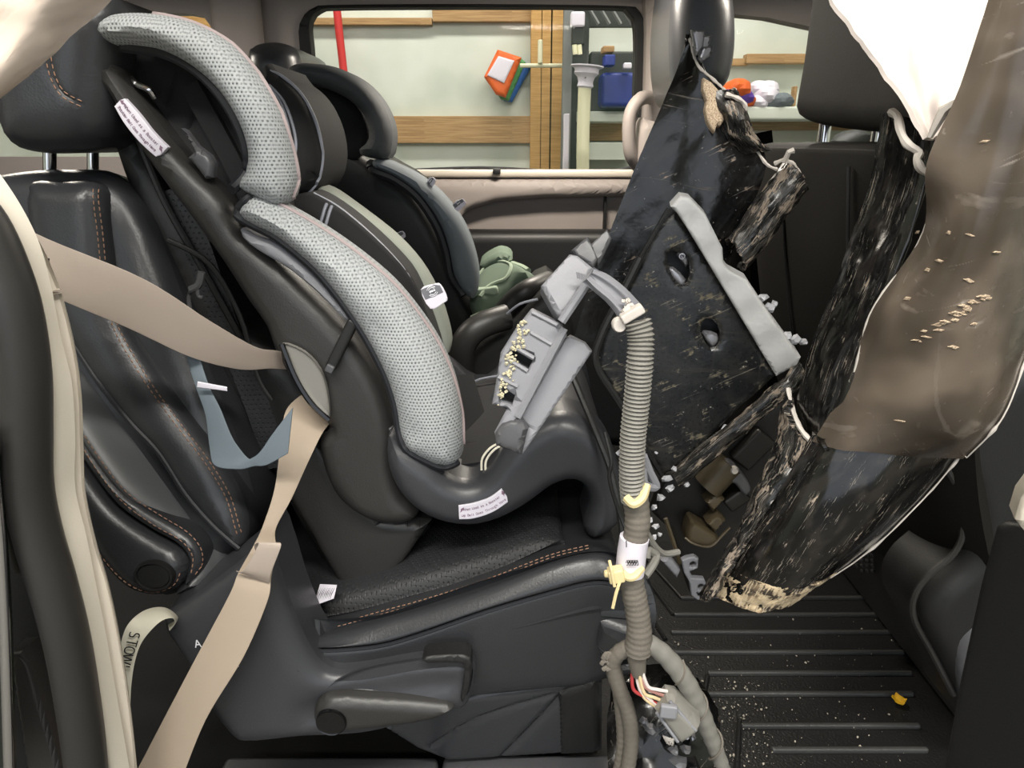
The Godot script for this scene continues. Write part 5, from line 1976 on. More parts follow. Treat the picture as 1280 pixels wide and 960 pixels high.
	for i in 40:
		var t := rng.randf()
		var want := Vector2(lerpf(1148, 1232, t) + rng.randf_range(-5, 5), lerpf(426, 370, t) + rng.randf_range(-5, 5))
		if i > 26:
			want = Vector2(rng.randf_range(1120, 1270), rng.randf_range(140, 540))
		var best := Vector2i(1, 1)
		var far := 1e9
		for r in range(1, fr.size() - 1):
			for c in range(1, fr[0].size() - 1):
				var d := seen_at(fr[r][c]).distance_to(want)
				if d < far:
					far = d
					best = Vector2i(r, c)
		var p: Vector3 = fr[best.x][best.y]
		var u: Vector3 = (fr[best.x][best.y + 1] - p).normalized()
		var up := u.cross(fr[best.x + 1][best.y] - p).normalized()
		if up.dot(CAMP - p) < 0.0:
			up = -up
		var vv := up.cross(u)
		var sc := on(Transform3D(Basis(u, vv, up), p), want.x, want.y)
		var w := rng.randf_range(0.0012, 0.0045)
		var h := rng.randf_range(0.0006, 0.0016)
		var an := rng.randf_range(0.3, 0.7)
		puff(m, PackedVector2Array([Vector2(-w, -h * 0.3), Vector2(-w * 0.2, h), Vector2(w, h * 0.4), Vector2(w * 0.5, -h)]), Transform3D(Basis(u, vv, up) * Basis(Vector3.BACK, an), p + u * sc.x + vv * sc.y + up * 0.0004), {"r": 0.0008, "t": 0.0004, "b": 0.001, "s": 0.003})
	stuff(part(m, "scrape_mark", mats.mud, o))
	# rolled channel behind its inner edge
	m = MB.new()
	var ro := []
	for q in [[1112, 142, 1172, 172], [1094, 235, 1150, 258], [1068, 310, 1122, 345], [1044, 375, 1090, 410], [1018, 445, 1066, 480], [1002, 510, 1040, 545], [1010, 545, 1022, 552]]:
		var a := W(q[0], q[1], z0 + 0.10)
		var b := W(q[2], q[3], z0 + 0.06)
		var row := PackedVector3Array()
		for k in 11:
			var t := PI * k / 10.0
			row.append((a + b) * 0.5 - (b - a) * 0.5 * cos(t) + Vector3(0, 0, sin(t) * 0.034 - 0.012))
		ro.append(row)
	sheet(m, ro, 6, 0.004, 0.002, 40.0)
	part(m, "rolled_channel", mats.scratched_black, o)
	m = MB.new()
	tube(m, curve3(P3([1114, 140, 0.59, 1122, 146, 0.575, 1126, 165, 0.56, 1134, 180, 0.55, 1148, 190, 0.548, 1146, 200, 0.547, 1152, 212, 0.547, 1164, 216, 0.548]), 4), func(i, t): return 0.003 + 0.0003 * sin(i * 1.2), 7)
	tube(m, P3([1162, 172, 0.53, 1180, 138, 0.525, 1192, 130, 0.52, 1206, 134, 0.52]), [0.002, 0.004, 0.003, 0.0008], 6)
	part(m, "torn_edge", mats.torn_edge, o)
	# scraped side of the lower end
	m = MB.new()
	var sd := []
	for q in [[984, 484, 1012, 553], [972, 540, 995, 590], [955, 595, 962, 635], [935, 645, 932, 678], [908, 695, 908, 715], [880, 738, 892, 748]]:
		var a := W(q[0], q[1], z0 + 0.13)
		var b := W(q[2], q[3], z0 + 0.074)
		var row := PackedVector3Array()
		for k in 6:
			var t := k / 5.0
			row.append(a.lerp(b, t) + Vector3(-0.012, 0.0, 0.010) * sin(t * PI))
		sd.append(row)
	sheet(m, sd, 7, 0.005, 0.006, 50.0, 0.003)
	part(m, "scraped_side", mats.scraped, o)
	m = MB.new()
	tube(m, curve3(P3([985, 486, 0.628, 990, 510, 0.61, 1000, 535, 0.585, 1014, 552, 0.57]), 4), func(i, t): return 0.0022 + 0.0003 * sin(i * 2.0), 6)
	part(m, "torn_edge", mats.torn_edge, o)


func circle(xf: Transform3D, px: float, py: float, r: float) -> PackedVector2Array:
	var c := on(xf, px, py)
	var o := PackedVector2Array()
	for k in 14:
		o.append(c + Vector2(cos(TAU * k / 14), sin(TAU * k / 14)) * r)
	return o


func harness() -> void:
	# grey plastic module with its strap-like bracket
	var o := thing("sensor_bracket", "broken grey plastic module with slots and a curved arm above the black cup holder", "broken trim", W(680, 560, 0.62))
	var m := MB.new()
	var xf := frame3(W(660, 400, 0.64), W(740, 432, 0.63), W(640, 560, 0.62))
	puff(m, poly(xf, [712, 420, 741, 434, 740, 440, 654, 567, 640, 560, 660, 532, 648, 522, 706, 424], 0), xf, {"r": 0.003, "t": 0.003, "b": 0.02, "s": 0.008})
	part(m, "plate", mats.module_grey, o)
	m = MB.new()
	var x2 := Transform3D(xf.basis, xf.origin + xf.basis.z * 0.008)
	var s1 := poly(x2, [646, 434, 668, 446, 660, 462, 634, 446], 0)
	var s2 := poly(x2, [629, 484, 644, 494, 640, 506, 626, 500], 0)
	puff(m, poly(x2, [664, 386, 700, 404, 708, 420, 650, 525, 640, 560, 622, 556, 618, 540, 634, 510, 615, 505, 618, 490, 626, 440, 645, 410], 0), x2, {"r": 0.005, "t": 0.006, "b": 0.02, "s": 0.008, "holes": [s1, s2], "hr": 0.003})
	part(m, "slotted_block", mats.module_grey, o)
	m = MB.new()
	for q in [[666, 390, 697, 406], [664, 415, 690, 430], [646, 434, 668, 447], [634, 447, 660, 463], [624, 470, 648, 482]]:
		tube(m, PackedVector3Array([x2 * v3(on(x2, q[0], q[1]), 0.006), x2 * v3(on(x2, q[2], q[3]), 0.006)]), 0.0022, 6)
	tube(m, PackedVector3Array([x2 * v3(on(x2, 706, 410), 0.006), x2 * v3(on(x2, 648, 520), 0.006)]), 0.0035, 6)
	part(m, "rib", mats.module_grey, o)
	m = MB.new()
	var x3 := Transform3D(x2.basis, x2.origin - x2.basis.z * 0.021)
	puff(m, poly(x3, [640, 430, 672, 446, 640, 515, 612, 500], 0), x3, {"r": 0.003, "t": 0.0, "b": 0.004, "s": 0.02})
	part(m, "slot_floor", mats.plastic_dark, o)
	m = MB.new()
	puff(m, poly(Transform3D(x2.basis, x2.origin + x2.basis.z * 0.004), [628, 528, 650, 520, 660, 535, 652, 568, 636, 562, 620, 556, 619, 540], 0), Transform3D(x2.basis, x2.origin + x2.basis.z * 0.004), {"r": 0.006, "t": 0.006, "b": 0.014, "s": 0.007})
	part(m, "foot", mats.graphite, o)
	m = MB.new()
	for i in 90:
		var t := rng.randf()
		var c := on(x2, lerpf(655, 624, t) + rng.randf_range(-6, 8), lerpf(405, 500, t) + rng.randf_range(-8, 8))
		box(m, x2 * v3(c, 0.0075), Vector3.ONE * rng.randf_range(0.0008, 0.0025), Basis(Vector3(1, 2, 0).normalized(), rng.randf() * 3.0), 0.0)
	stuff(part(m, "dirt", mats.crumb_pale, o, 10.0))
	m = MB.new()
	var x4 := frame3(W(678, 360, 0.63), W(712, 322, 0.64), W(700, 395, 0.62))
	puff(m, poly(x4, [676, 358, 712, 318, 722, 320, 742, 336, 730, 356, 704, 398, 696, 394], 0), x4, {"r": 0.004, "t": 0.004, "b": 0.03, "s": 0.008})
	part(m, "neck_block", mats.module_grey, o)
	m = MB.new()
	puff(m, poly(x4, [714, 312, 735, 294, 748, 322, 742, 334, 722, 319], 0), Transform3D(x4.basis, x4.origin - x4.basis.z * 0.004), {"r": 0.003, "t": 0.003, "b": 0.02, "s": 0.008})
	puff(m, poly(x4, [738, 300, 762, 278, 768, 290, 750, 326], 0), Transform3D(x4.basis, x4.origin - x4.basis.z * 0.02), {"r": 0.003, "t": 0.003, "b": 0.01, "s": 0.008})
	part(m, "neck_block", mats.graphite, o)
	m = MB.new()
	tube(m, P3([740, 345, 0.615, 722, 372, 0.612, 702, 402, 0.61]), 0.004, 8)
	for i in 8:
		tube(m, P3([721 + i * 1.7, 340 + i * 0.5, 0.617, 722 + i * 1.7, 348 + i * 0.5, 0.6165]), 0.0006, 5)
	part(m, "moulded_line", mats.module_grey, o)
	m = MB.new()
	var arm := []
	for q in [[742, 336, 730, 350], [758, 342, 742, 364], [775, 354, 756, 376], [790, 368, 768, 390], [806, 386, 776, 404]]:
		var a := W(q[0], q[1], 0.60)
		var b := W(q[2], q[3], 0.595)
		var row := PackedVector3Array()
		for k in 6:
			row.append(a.lerp(b, k / 5.0) + Vector3(0, 0, 0.006 if k == 1 or k == 4 else 0.003 if k == 2 or k == 3 else 0.0))
		arm.append(row)
	sheet(m, arm, 4, 0.006)
	part(m, "arm", mats.module_grey, o)
	m = MB.new()
	box(m, W(790, 392, 0.585), Vector3(0.02, 0.008, 0.012), Basis(Vector3.BACK, 0.55), 0.002)
	for i in 14:
		box(m, W(784 + rng.randf_range(-5, 7), 382 + rng.randf_range(-8, 8), 0.589), Vector3.ONE * rng.randf_range(0.002, 0.005), Basis(Vector3(1, 1, 0).normalized(), rng.randf() * 3.0), 0.0)
	part(m, "arm_clip", mats.torn_edge, o, 15.0)
	m = MB.new()
	lathe(m, [[0.0, 0.004], [0.005, 0.004], [0.0062, 0.002], [0.0062, -0.004]], Transform3D(Basis(), W(774, 406, 0.588)), 14)
	part(m, "button", mats.torn_edge, o)

	# corrugated cable conduit
	o = thing("cable_harness", "dusty corrugated cable conduit beside the seat cushion, splitting into taped branches", "cable harness", W(790, 960, 0.6))
	m = MB.new()
	var path := even3(curve3(P3([797, 402, 0.585, 801, 420, 0.583, 800, 450, 0.58, 796, 500, 0.58, 791, 550, 0.58, 790, 600, 0.58, 792, 625, 0.582]), 8), 0.0009)
	tube(m, path, func(i, t): return 0.0102 + 0.0011 * sin(i * TAU / 4.0), 18)
	part(m, "conduit", mats.conduit, o)
	m = MB.new()
	path = even3(curve3(P3([794, 622, 0.585, 797, 650, 0.583, 793, 680, 0.583, 788, 700, 0.583, 790, 730, 0.583, 796, 760, 0.583, 799, 790, 0.583, 797, 812, 0.585]), 8), 0.0016)
	tube(m, path, func(i, t): return 0.0112 + 0.00035 * sin(i * 1.7) + 0.0002 * sin(i * 0.53) + 0.002 * smoothstep(0.8, 1.0, t), 16)
	part(m, "taped_trunk", mats.tape, o)
	m = MB.new()
	tube(m, P3([793, 672, 0.583, 790, 690, 0.583, 787, 716, 0.583]), 0.0132, 16)
	var wrap := part(m, "paper_wrap", mats.white_paper, o)
	wrap.set_meta("label", "white paper label wrapped round the cable")
	m = MB.new()
	for i in 9:
		var a := W(783 + i * 1.6, 706, 0.567)
		tube(m, curve3(PackedVector3Array([a, a + Vector3(0.0014, 0.003 * (i % 2), 0.0003), a + Vector3(0.0004, 0.005, 0.0004), a + Vector3(-0.0006, 0.002, 0.0003)]), 2), 0.0003, 4)
	tube(m, P3([783, 676, 0.5685, 783, 684, 0.5685]), 0.0005, 4)
	part(m, "smudged_print", mats.ink_black, wrap)
	m = MB.new()
	tube(m, curve3(P3([779, 716, 0.572, 786, 722, 0.567, 794, 720, 0.567, 802, 710, 0.574]), 5), 0.0035, 8)
	box(m, W(770, 718, 0.57), Vector3(0.014, 0.013, 0.012), Basis(Vector3.BACK, 0.2), 0.002)
	box(m, W(759, 717, 0.57), Vector3(0.006, 0.006, 0.006), Basis(), 0.002)
	box(m, W(765, 717, 0.57), Vector3(0.003, 0.019, 0.016), Basis(Vector3.BACK, 0.2), 0.001)
	tube(m, P3([775, 726, 0.565, 770, 742, 0.562, 766, 760, 0.562]), 0.0016, 6)
	part(m, "cream_clip", mats.clip_cream, o)
	m = MB.new()
	tube(m, curve3(P3([783, 622, 0.572, 792, 630, 0.566, 803, 622, 0.57, 808, 606, 0.578]), 5), 0.004, 8)
	part(m, "cream_clip", mats.clip_cream, o)
	m = MB.new()
	tube(m, curve3(P3([804, 570, 0.59, 812, 590, 0.595, 820, 608, 0.6, 806, 606, 0.59, 803, 585, 0.59]), 4), 0.004, 8)
	tube(m, P3([778, 564, 0.585, 774, 566, 0.583, 772, 568, 0.583]), 0.0025, 6)
	part(m, "conduit_clip", mats.module_grey, o)
	# side lead with grommet
	m = MB.new()
	tube(m, curve3(P3([806, 662, 0.60, 818, 682, 0.61, 830, 692, 0.62, 848, 690, 0.63]), 5), 0.0032, 8)
	tube(m, curve3(P3([806, 720, 0.59, 816, 706, 0.60, 820, 694, 0.61, 810, 688, 0.605, 808, 698, 0.60]), 5), 0.004, 8)
	part(m, "side_lead", mats.conduit, o)
	# branches
	m = MB.new()
	tube(m, even3(curve3(P3([795, 805, 0.585, 775, 815, 0.59, 766, 830, 0.595, 774, 860, 0.6, 785, 890, 0.605, 789, 925, 0.61, 784, 965, 0.615, 778, 1000, 0.62]), 8), 0.003), func(i, t): return 0.0078 + 0.0004 * sin(i * 2.3), 12)
	part(m, "taped_branch", mats.tape, o)
	m = MB.new()
	tube(m, even3(curve3(P3([772, 858, 0.61, 776, 890, 0.615, 778, 930, 0.62, 772, 970, 0.625]), 8), 0.003), func(i, t): return 0.0062 + 0.0004 * sin(i * 2.1), 10)
	part(m, "taped_branch", mats.tape, o)
	m = MB.new()
	tube(m, even3(curve3(P3([808, 802, 0.585, 830, 818, 0.588, 856, 850, 0.592, 874, 885, 0.598, 888, 920, 0.604, 902, 955, 0.61, 912, 985, 0.615]), 8), 0.003), func(i, t): return 0.0085 + 0.0012 * sin(t * 5.0) + 0.0003 * sin(i * 1.1), 14)
	var br := part(m, "grey_branch", mats.conduit, o)
	m = MB.new()
	var sp := even3(curve3(P3([840, 828, 0.59, 856, 850, 0.592, 874, 885, 0.598, 888, 920, 0.604, 902, 955, 0.61]), 8), 0.0015)
	var wind := PackedVector3Array()
	for i in sp.size():
		var a := i * 0.16
		wind.append(sp[i] + Vector3(cos(a), 0.3 * cos(a), sin(a)) * 0.0098)
	tube(m, wind, 0.0011, 5)
	part(m, "tape_edge", mats.tape, br)
	m = MB.new()
	for i in 6:
		var a := i * 1.05
		tube(m, curve3(P3([768 + cos(a) * 5, 826 + sin(a) * 9, 0.592, 760 + cos(a) * 5, 826 + sin(a) * 10, 0.59, 756 + cos(a) * 4, 830 + sin(a) * 8, 0.59]), 3), 0.0024, 6)
	part(m, "taped_knot", mats.tape, o)
	# stripped wires into the plug
	m = MB.new()
	tube(m, P3([797, 806, 0.584, 796, 825, 0.586, 798, 842, 0.588]), [0.011, 0.009, 0.007], 12)
	part(m, "wire_sleeve", mats.tape, o)
	var k := 0
	for q in [["wire_red", 790, 842, 792, 862, 808, 872, 822, 880], ["wire_white", 795, 840, 800, 862, 812, 874, 822, 882], ["wire_cream", 797, 842, 803, 868, 812, 878, 818, 882], ["wire_pink", 800, 840, 806, 858, 820, 866, 832, 870], ["wire_white", 803, 840, 810, 858, 822, 862, 834, 864], ["wire_cream", 799, 842, 805, 866, 818, 872, 828, 876]]:
		m = MB.new()
		tube(m, curve3(P3([q[1], q[2], 0.587 - k * 0.001, q[3], q[4], 0.583 - k * 0.0005, q[5], q[6], 0.582, q[7], q[8], 0.584]), 5), 0.0017, 7)
		part(m, "wire", mats[q[0]], o)
		k += 1
	m = MB.new()
	var pxf := frame3(W(812, 880, 0.584), W(838, 862, 0.582), W(848, 920, 0.58))
	var pl := poly(pxf, [818, 882, 832, 866, 844, 868, 875, 898, 873, 906, 852, 922, 845, 918], 0)
	puff(m, pl, pxf, {"r": 0.008, "t": 0.014, "b": 0.012, "s": 0.006})
	var plug := part(m, "plug", mats.conduit, o)
	m = MB.new()
	for q in [[826, 874, 858, 912], [836, 866, 868, 902], [820, 880, 846, 916]]:
		tube(m, PackedVector3Array([pxf * v3(on(pxf, q[0], q[1]), 0.0115), pxf * v3(on(pxf, q[2], q[3]), 0.0115)]), 0.0018, 6)
	part(m, "plug_rib", mats.module_grey, plug)
	m = MB.new()
	box(m, pxf * v3(on(pxf, 834, 874), 0.016), Vector3(0.014, 0.016, 0.006), pxf.basis * Basis(Vector3.BACK, 0.75), 0.002)
	part(m, "lock_tab", mats.module_grey, plug)


func v3(p: Vector2, z: float) -> Vector3:
	return Vector3(p.x, p.y, z)


func airbags() -> void:
	# what is left of the side curtain hangs from the roof edge
	var m := MB.new()
	sheet(m, [
		P3([1000, -290, 0.593, 1080, -290, 0.607, 1140, -290, 0.593, 1200, -290, 0.607, 1290, -290, 0.593]),
		P3([1035, -30, 0.586, 1090, -30, 0.600, 1145, -30, 0.586, 1200, -30, 0.600, 1264, -30, 0.586]),
		P3([1066, 30, 0.572, 1105, 26, 0.589, 1150, 20, 0.576, 1195, 16, 0.586, 1240, 10, 0.572]),
		P3([1096, 75, 0.565, 1124, 72, 0.579, 1150, 70, 0.565, 1180, 68, 0.579, 1222, 66, 0.565]),
		P3([1130, 124, 0.551, 1144, 123, 0.561, 1160, 122, 0.554, 1180, 121, 0.561, 1202, 118, 0.558]),
		P3([1158, 172, 0.540, 1161, 174, 0.544, 1164, 175, 0.544, 1167, 174, 0.544, 1172, 170, 0.544])], 7, 0.003, 0.006, 14.0)
	solo(m, "airbag_curtain", mats.airbag, "white airbag cloth hanging to a point between front headrest and brown sill trim", "airbag")
	m = MB.new()
	sheet(m, [
		P3([-160, -290, 0.570, -80, -290, 0.550, 0, -290, 0.570, 90, -290, 0.550, 180, -290, 0.570]),
		P3([-150, -40, 0.570, -80, -40, 0.550, 0, -40, 0.565, 80, -40, 0.550, 168, -40, 0.570]),
		P3([-140, 20, 0.575, -80, 10, 0.550, 0, 0, 0.560, 70, -8, 0.555, 142, -2, 0.575]),
		P3([-130, 80, 0.580, -80, 60, 0.560, -20, 44, 0.565, 40, 30, 0.560, 96, 42, 0.580]),
		P3([-120, 180, 0.585, -80, 150, 0.565, -40, 110, 0.570, 0, 90, 0.565, 58, 78, 0.582]),
		P3([-100, 230, 0.590, -70, 200, 0.575, -40, 165, 0.580, -14, 135, 0.580, 6, 112, 0.585])], 7, 0.003, 0.006, 12.0)
	solo(m, "airbag_curtain", mats.airbag_cream, "creased cream airbag cloth draped from the roof over the second row headrest", "airbag")


func door_edge() -> void:
	# cream trim and rubber seal of the door opening
	var m := MB.new()
	var ctrl := []
	for q in [[-90, 215, -20, 190], [-45, 262, 22, 250], [2, 318, 50, 306], [28, 372, 66, 366], [44, 430, 76, 420], [54, 490, 90, 480], [58, 560, 94, 548], [62, 620, 94, 610], [78, 690, 108, 670], [94, 740, 118, 720], [108, 800, 132, 790], [122, 880, 146, 870], [132, 960, 160, 950], [142, 1060, 178, 1050]]:
		var a := W(q[0], q[1], 0.53)
		var b := W(q[2], q[3], 0.53)
		var row := PackedVector3Array()
		for k in 6:
			var t := k / 5.0
			row.append(a.lerp(b, t) + Vector3(0, 0, 0.012 * (1.0 - pow(1.0 - t * 2.0, 2.0))))
		ctrl.append(row)
	sheet(m, ctrl.slice(0, 4), 6, 0.025)
	struct(m, "trim_8", mats.cream)
	m = MB.new()
	sheet(m, ctrl.slice(3), 6, 0.025)
	struct(m, "trim_9", mats.cream)
	m = MB.new()
	tube(m, curve3(P3([-70, 225, 0.50, -24, 280, 0.50, 6, 345, 0.50, 22, 400, 0.50, 32, 470, 0.50, 34, 540, 0.50, 36, 610, 0.50, 48, 670, 0.50, 66, 730, 0.50, 84, 800, 0.50, 98, 880, 0.50, 108, 960, 0.50, 114, 1060, 0.50]), 6), 0.0155, 16, true, 1.25, Vector3.BACK)
	solo(m, "door_seal", mats.seal, "thick black rubber door seal running down beside the cream door trim", "door seal")
	m = MB.new()
	tube(m, curve3(P3([-80, 300, 0.50, -20, 350, 0.505, 2, 400, 0.505, 10, 470, 0.505, 12, 560, 0.505, 18, 640, 0.505, 34, 710, 0.505]), 6), 0.009, 10)
	struct(m, "trim_10", mats.rubber)
	m = MB.new()
	sheet(m, [P3([-140, 330, 0.56, -60, 330, 0.56, 10, 330, 0.56, 60, 330, 0.57]), P3([-140, 600, 0.56, -60, 600, 0.56, 30, 600, 0.56, 70, 600, 0.57]), P3([-140, 1050, 0.56, -40, 1050, 0.56, 80, 1050, 0.56, 150, 1050, 0.57])], 5, 0.02)
	struct(m, "trim_11", mats.carpet)
	m = MB.new()
	tube(m, curve3(P3([-14, 540, 0.47, -2, 660, 0.47, 4, 760, 0.47, 8, 860, 0.47, 12, 1000, 0.47]), 5), 0.004, 10)
	struct(m, "trim_12", mats.chrome)
	m = MB.new()
	sheet(m, [P3([-100, 540, 0.475, -50, 540, 0.475, -14, 540, 0.475]), P3([-100, 760, 0.475, -40, 760, 0.475, 4, 760, 0.475]), P3([-100, 1000, 0.475, -40, 1000, 0.475, 12, 1000, 0.475])], 5, 0.01)
	struct(m, "door_1", mats.paint)
	m = MB.new()
	var wx := frame3(W(20, 815, 0.53), W(80, 960, 0.52), W(10, 960, 0.52))
	puff(m, poly(wx, [14, 814, 30, 812, 38, 828, 82, 975, 40, 985, 24, 880], 0), wx, {"r": 0.004, "t": 0.004, "b": 0.02, "s": 0.012})
	struct(m, "trim_13", mats.plastic)
	# foot of the front door pillar at the other side of the opening
	m = MB.new()
	var px_ := frame3(W(1240, 670, 0.56), W(1300, 670, 0.52), W(1190, 960, 0.54))
	puff(m, poly(px_, [1250, 656, 1262, 650, 1320, 660, 1330, 1000, 1176, 1000, 1184, 960, 1204, 850, 1230, 730], 0), px_, {"r": 0.01, "t": 0.008, "b": 0.05, "s": 0.012})
	struct(m, "trim_14", mats.plastic_dark)
	m = MB.new()
	var cx := frame3(W(1268, 650, 0.53), W(1300, 680, 0.52), W(1285, 610, 0.53))
	puff(m, poly(cx, [1268, 648, 1276, 622, 1300, 590, 1330, 600, 1330, 690, 1284, 668], 0), cx, {"r": 0.006, "t": 0.006, "b": 0.03, "s": 0.01})
	struct(m, "trim_15", mats.cream)


func floor_things() -> void:
	rng.seed = 9
	var o := thing("floor_mat", "ribbed black rubber mat on the van floor, dusted with grit, behind the front seat", "floor mat", Vector3(0.33, 0.0, -1.0))
	var m := MB.new()
	block(m, 0.02, 0.68, 0.0, 0.012, -1.36, -0.62, 0.005)
	part(m, "sheet", mats.mat_rubber, o)
	for q in [[850, 1100, 748], [842, 1110, 769], [838, 1120, 791], [830, 1130, 816], [884, 1140, 842], [874, 1142, 868], [926, 1150, 908], [964, 1160, 938]]:
		m = MB.new()
		var a := G(q[0], q[2], 0.013)
		var b := G(q[1], q[2], 0.013)
		box(m, (a + b) * 0.5, Vector3(b.x - a.x, 0.010, 0.008), Basis(), 0.0035)
		part(m, "rib", mats.dusty_rubber, o)
	m = MB.new()
	for q in [[[790, 700], [842, 769]], [[778, 716], [832, 800]], [[800, 690], [852, 748]], [[924, 900], [920, 975]], [[884, 845], [878, 880]]]:
		tube(m, PackedVector3Array([G(q[0][0], q[0][1], 0.013), G(q[1][0], q[1][1], 0.013)]), 0.004, 8)
	part(m, "border", mats.mat_rubber, o)
	var mm := MultiMesh.new()
	mm.transform_format = MultiMesh.TRANSFORM_3D
	var cb := MB.new()
	box(cb, Vector3.ZERO, Vector3(1, 0.6, 0.8), Basis(), 0.2)
	mm.mesh = cb.mesh(30.0)
	mm.instance_count = 900
	for i in 900:
		var p := G(lerpf(800, 1130, pow(rng.randf(), 1.6)), rng.randf_range(770, 958), 0.014)
		if i > 420:
			p = G(rng.randf_range(780, 960), rng.randf_range(850, 958), 0.014)
		mm.set_instance_transform(i, Transform3D(Basis(Vector3(rng.randf(), 1, rng.randf()).normalized(), rng.randf() * 6.0).scaled(Vector3.ONE * (0.0007 + 0.0032 * pow(rng.randf(), 4.0))), p))
	var mi := MultiMeshInstance3D.new()
	mi.name = "grit"
	mi.multimesh = mm
	mi.material_override = mats.crumb
	add_child(mi)
	meta(mi, "pale grit and crumbs scattered over the ribbed rubber mat", "grit")
	stuff(mi)
	m = MB.new()
	var l := []
	var c := G(1123, 878, 0.014)
	for i in 5:
		var row := PackedVector3Array()
		for k in 5:
			row.append(c + Vector3((i - 2) * 0.005 * (1.0 - 0.15 * absf(k - 2)), 0.004 + rng.randf() * 0.007, (k - 2) * 0.005 * (1.0 - 0.2 * absf(i - 2))))
		l.append(row)
	sheet(m, l, 3, 0.002)
	solo(m, "leaf_scrap", mats.yellow, "small crumpled bright yellow scrap lying alone on the black ribbed mat", "scrap")
	# torn pieces by the plug
	m = MB.new()
	var s := thing("plastic_scrap", "crumpled clear and black plastic scraps on the floor under the cable plug", "scrap", G(840, 950, 0.02))
	shards(s, [812, 908, 0.63, 0.011, 806, 900, 0.63, 0.007, 850, 950, 0.62, 0.013, 842, 936, 0.62, 0.009, 858, 934, 0.62, 0.009, 866, 920, 0.63, 0.006], "silver", "fragment")
	shards(s, [835, 928, 0.63, 0.014, 850, 925, 0.63, 0.012, 864, 958, 0.62, 0.014], "gloss_black", "fragment")
	m = MB.new()
	sheet(m, [P3([770, 830, 0.75, 820, 830, 0.78, 870, 850, 0.80]), P3([760, 890, 0.72, 830, 885, 0.70, 900, 900, 0.72]), P3([760, 970, 0.66, 830, 975, 0.66, 905, 980, 0.66])], 6, 0.02, 0.012, 16.0)
	solo(m, "torn_carpet", mats.shard, "dusty crushed dark floor covering under the branching cables beside the seat", "broken trim")
	# bent dark leads behind the conduit
	m = MB.new()
	tube(m, curve3(P3([700, 430, 0.8, 720, 480, 0.78, 745, 540, 0.74, 764, 590, 0.72, 776, 650, 0.70, 782, 720, 0.68]), 6), 0.004, 8)
	tube(m, curve3(P3([756, 540, 0.70, 764, 575, 0.69, 762, 600, 0.69, 774, 640, 0.69, 786, 670, 0.68]), 6), 0.0022, 8)
	solo(m, "loose_lead", mats.plastic_dark, "thin dark leads trailing down behind the corrugated conduit", "cable")


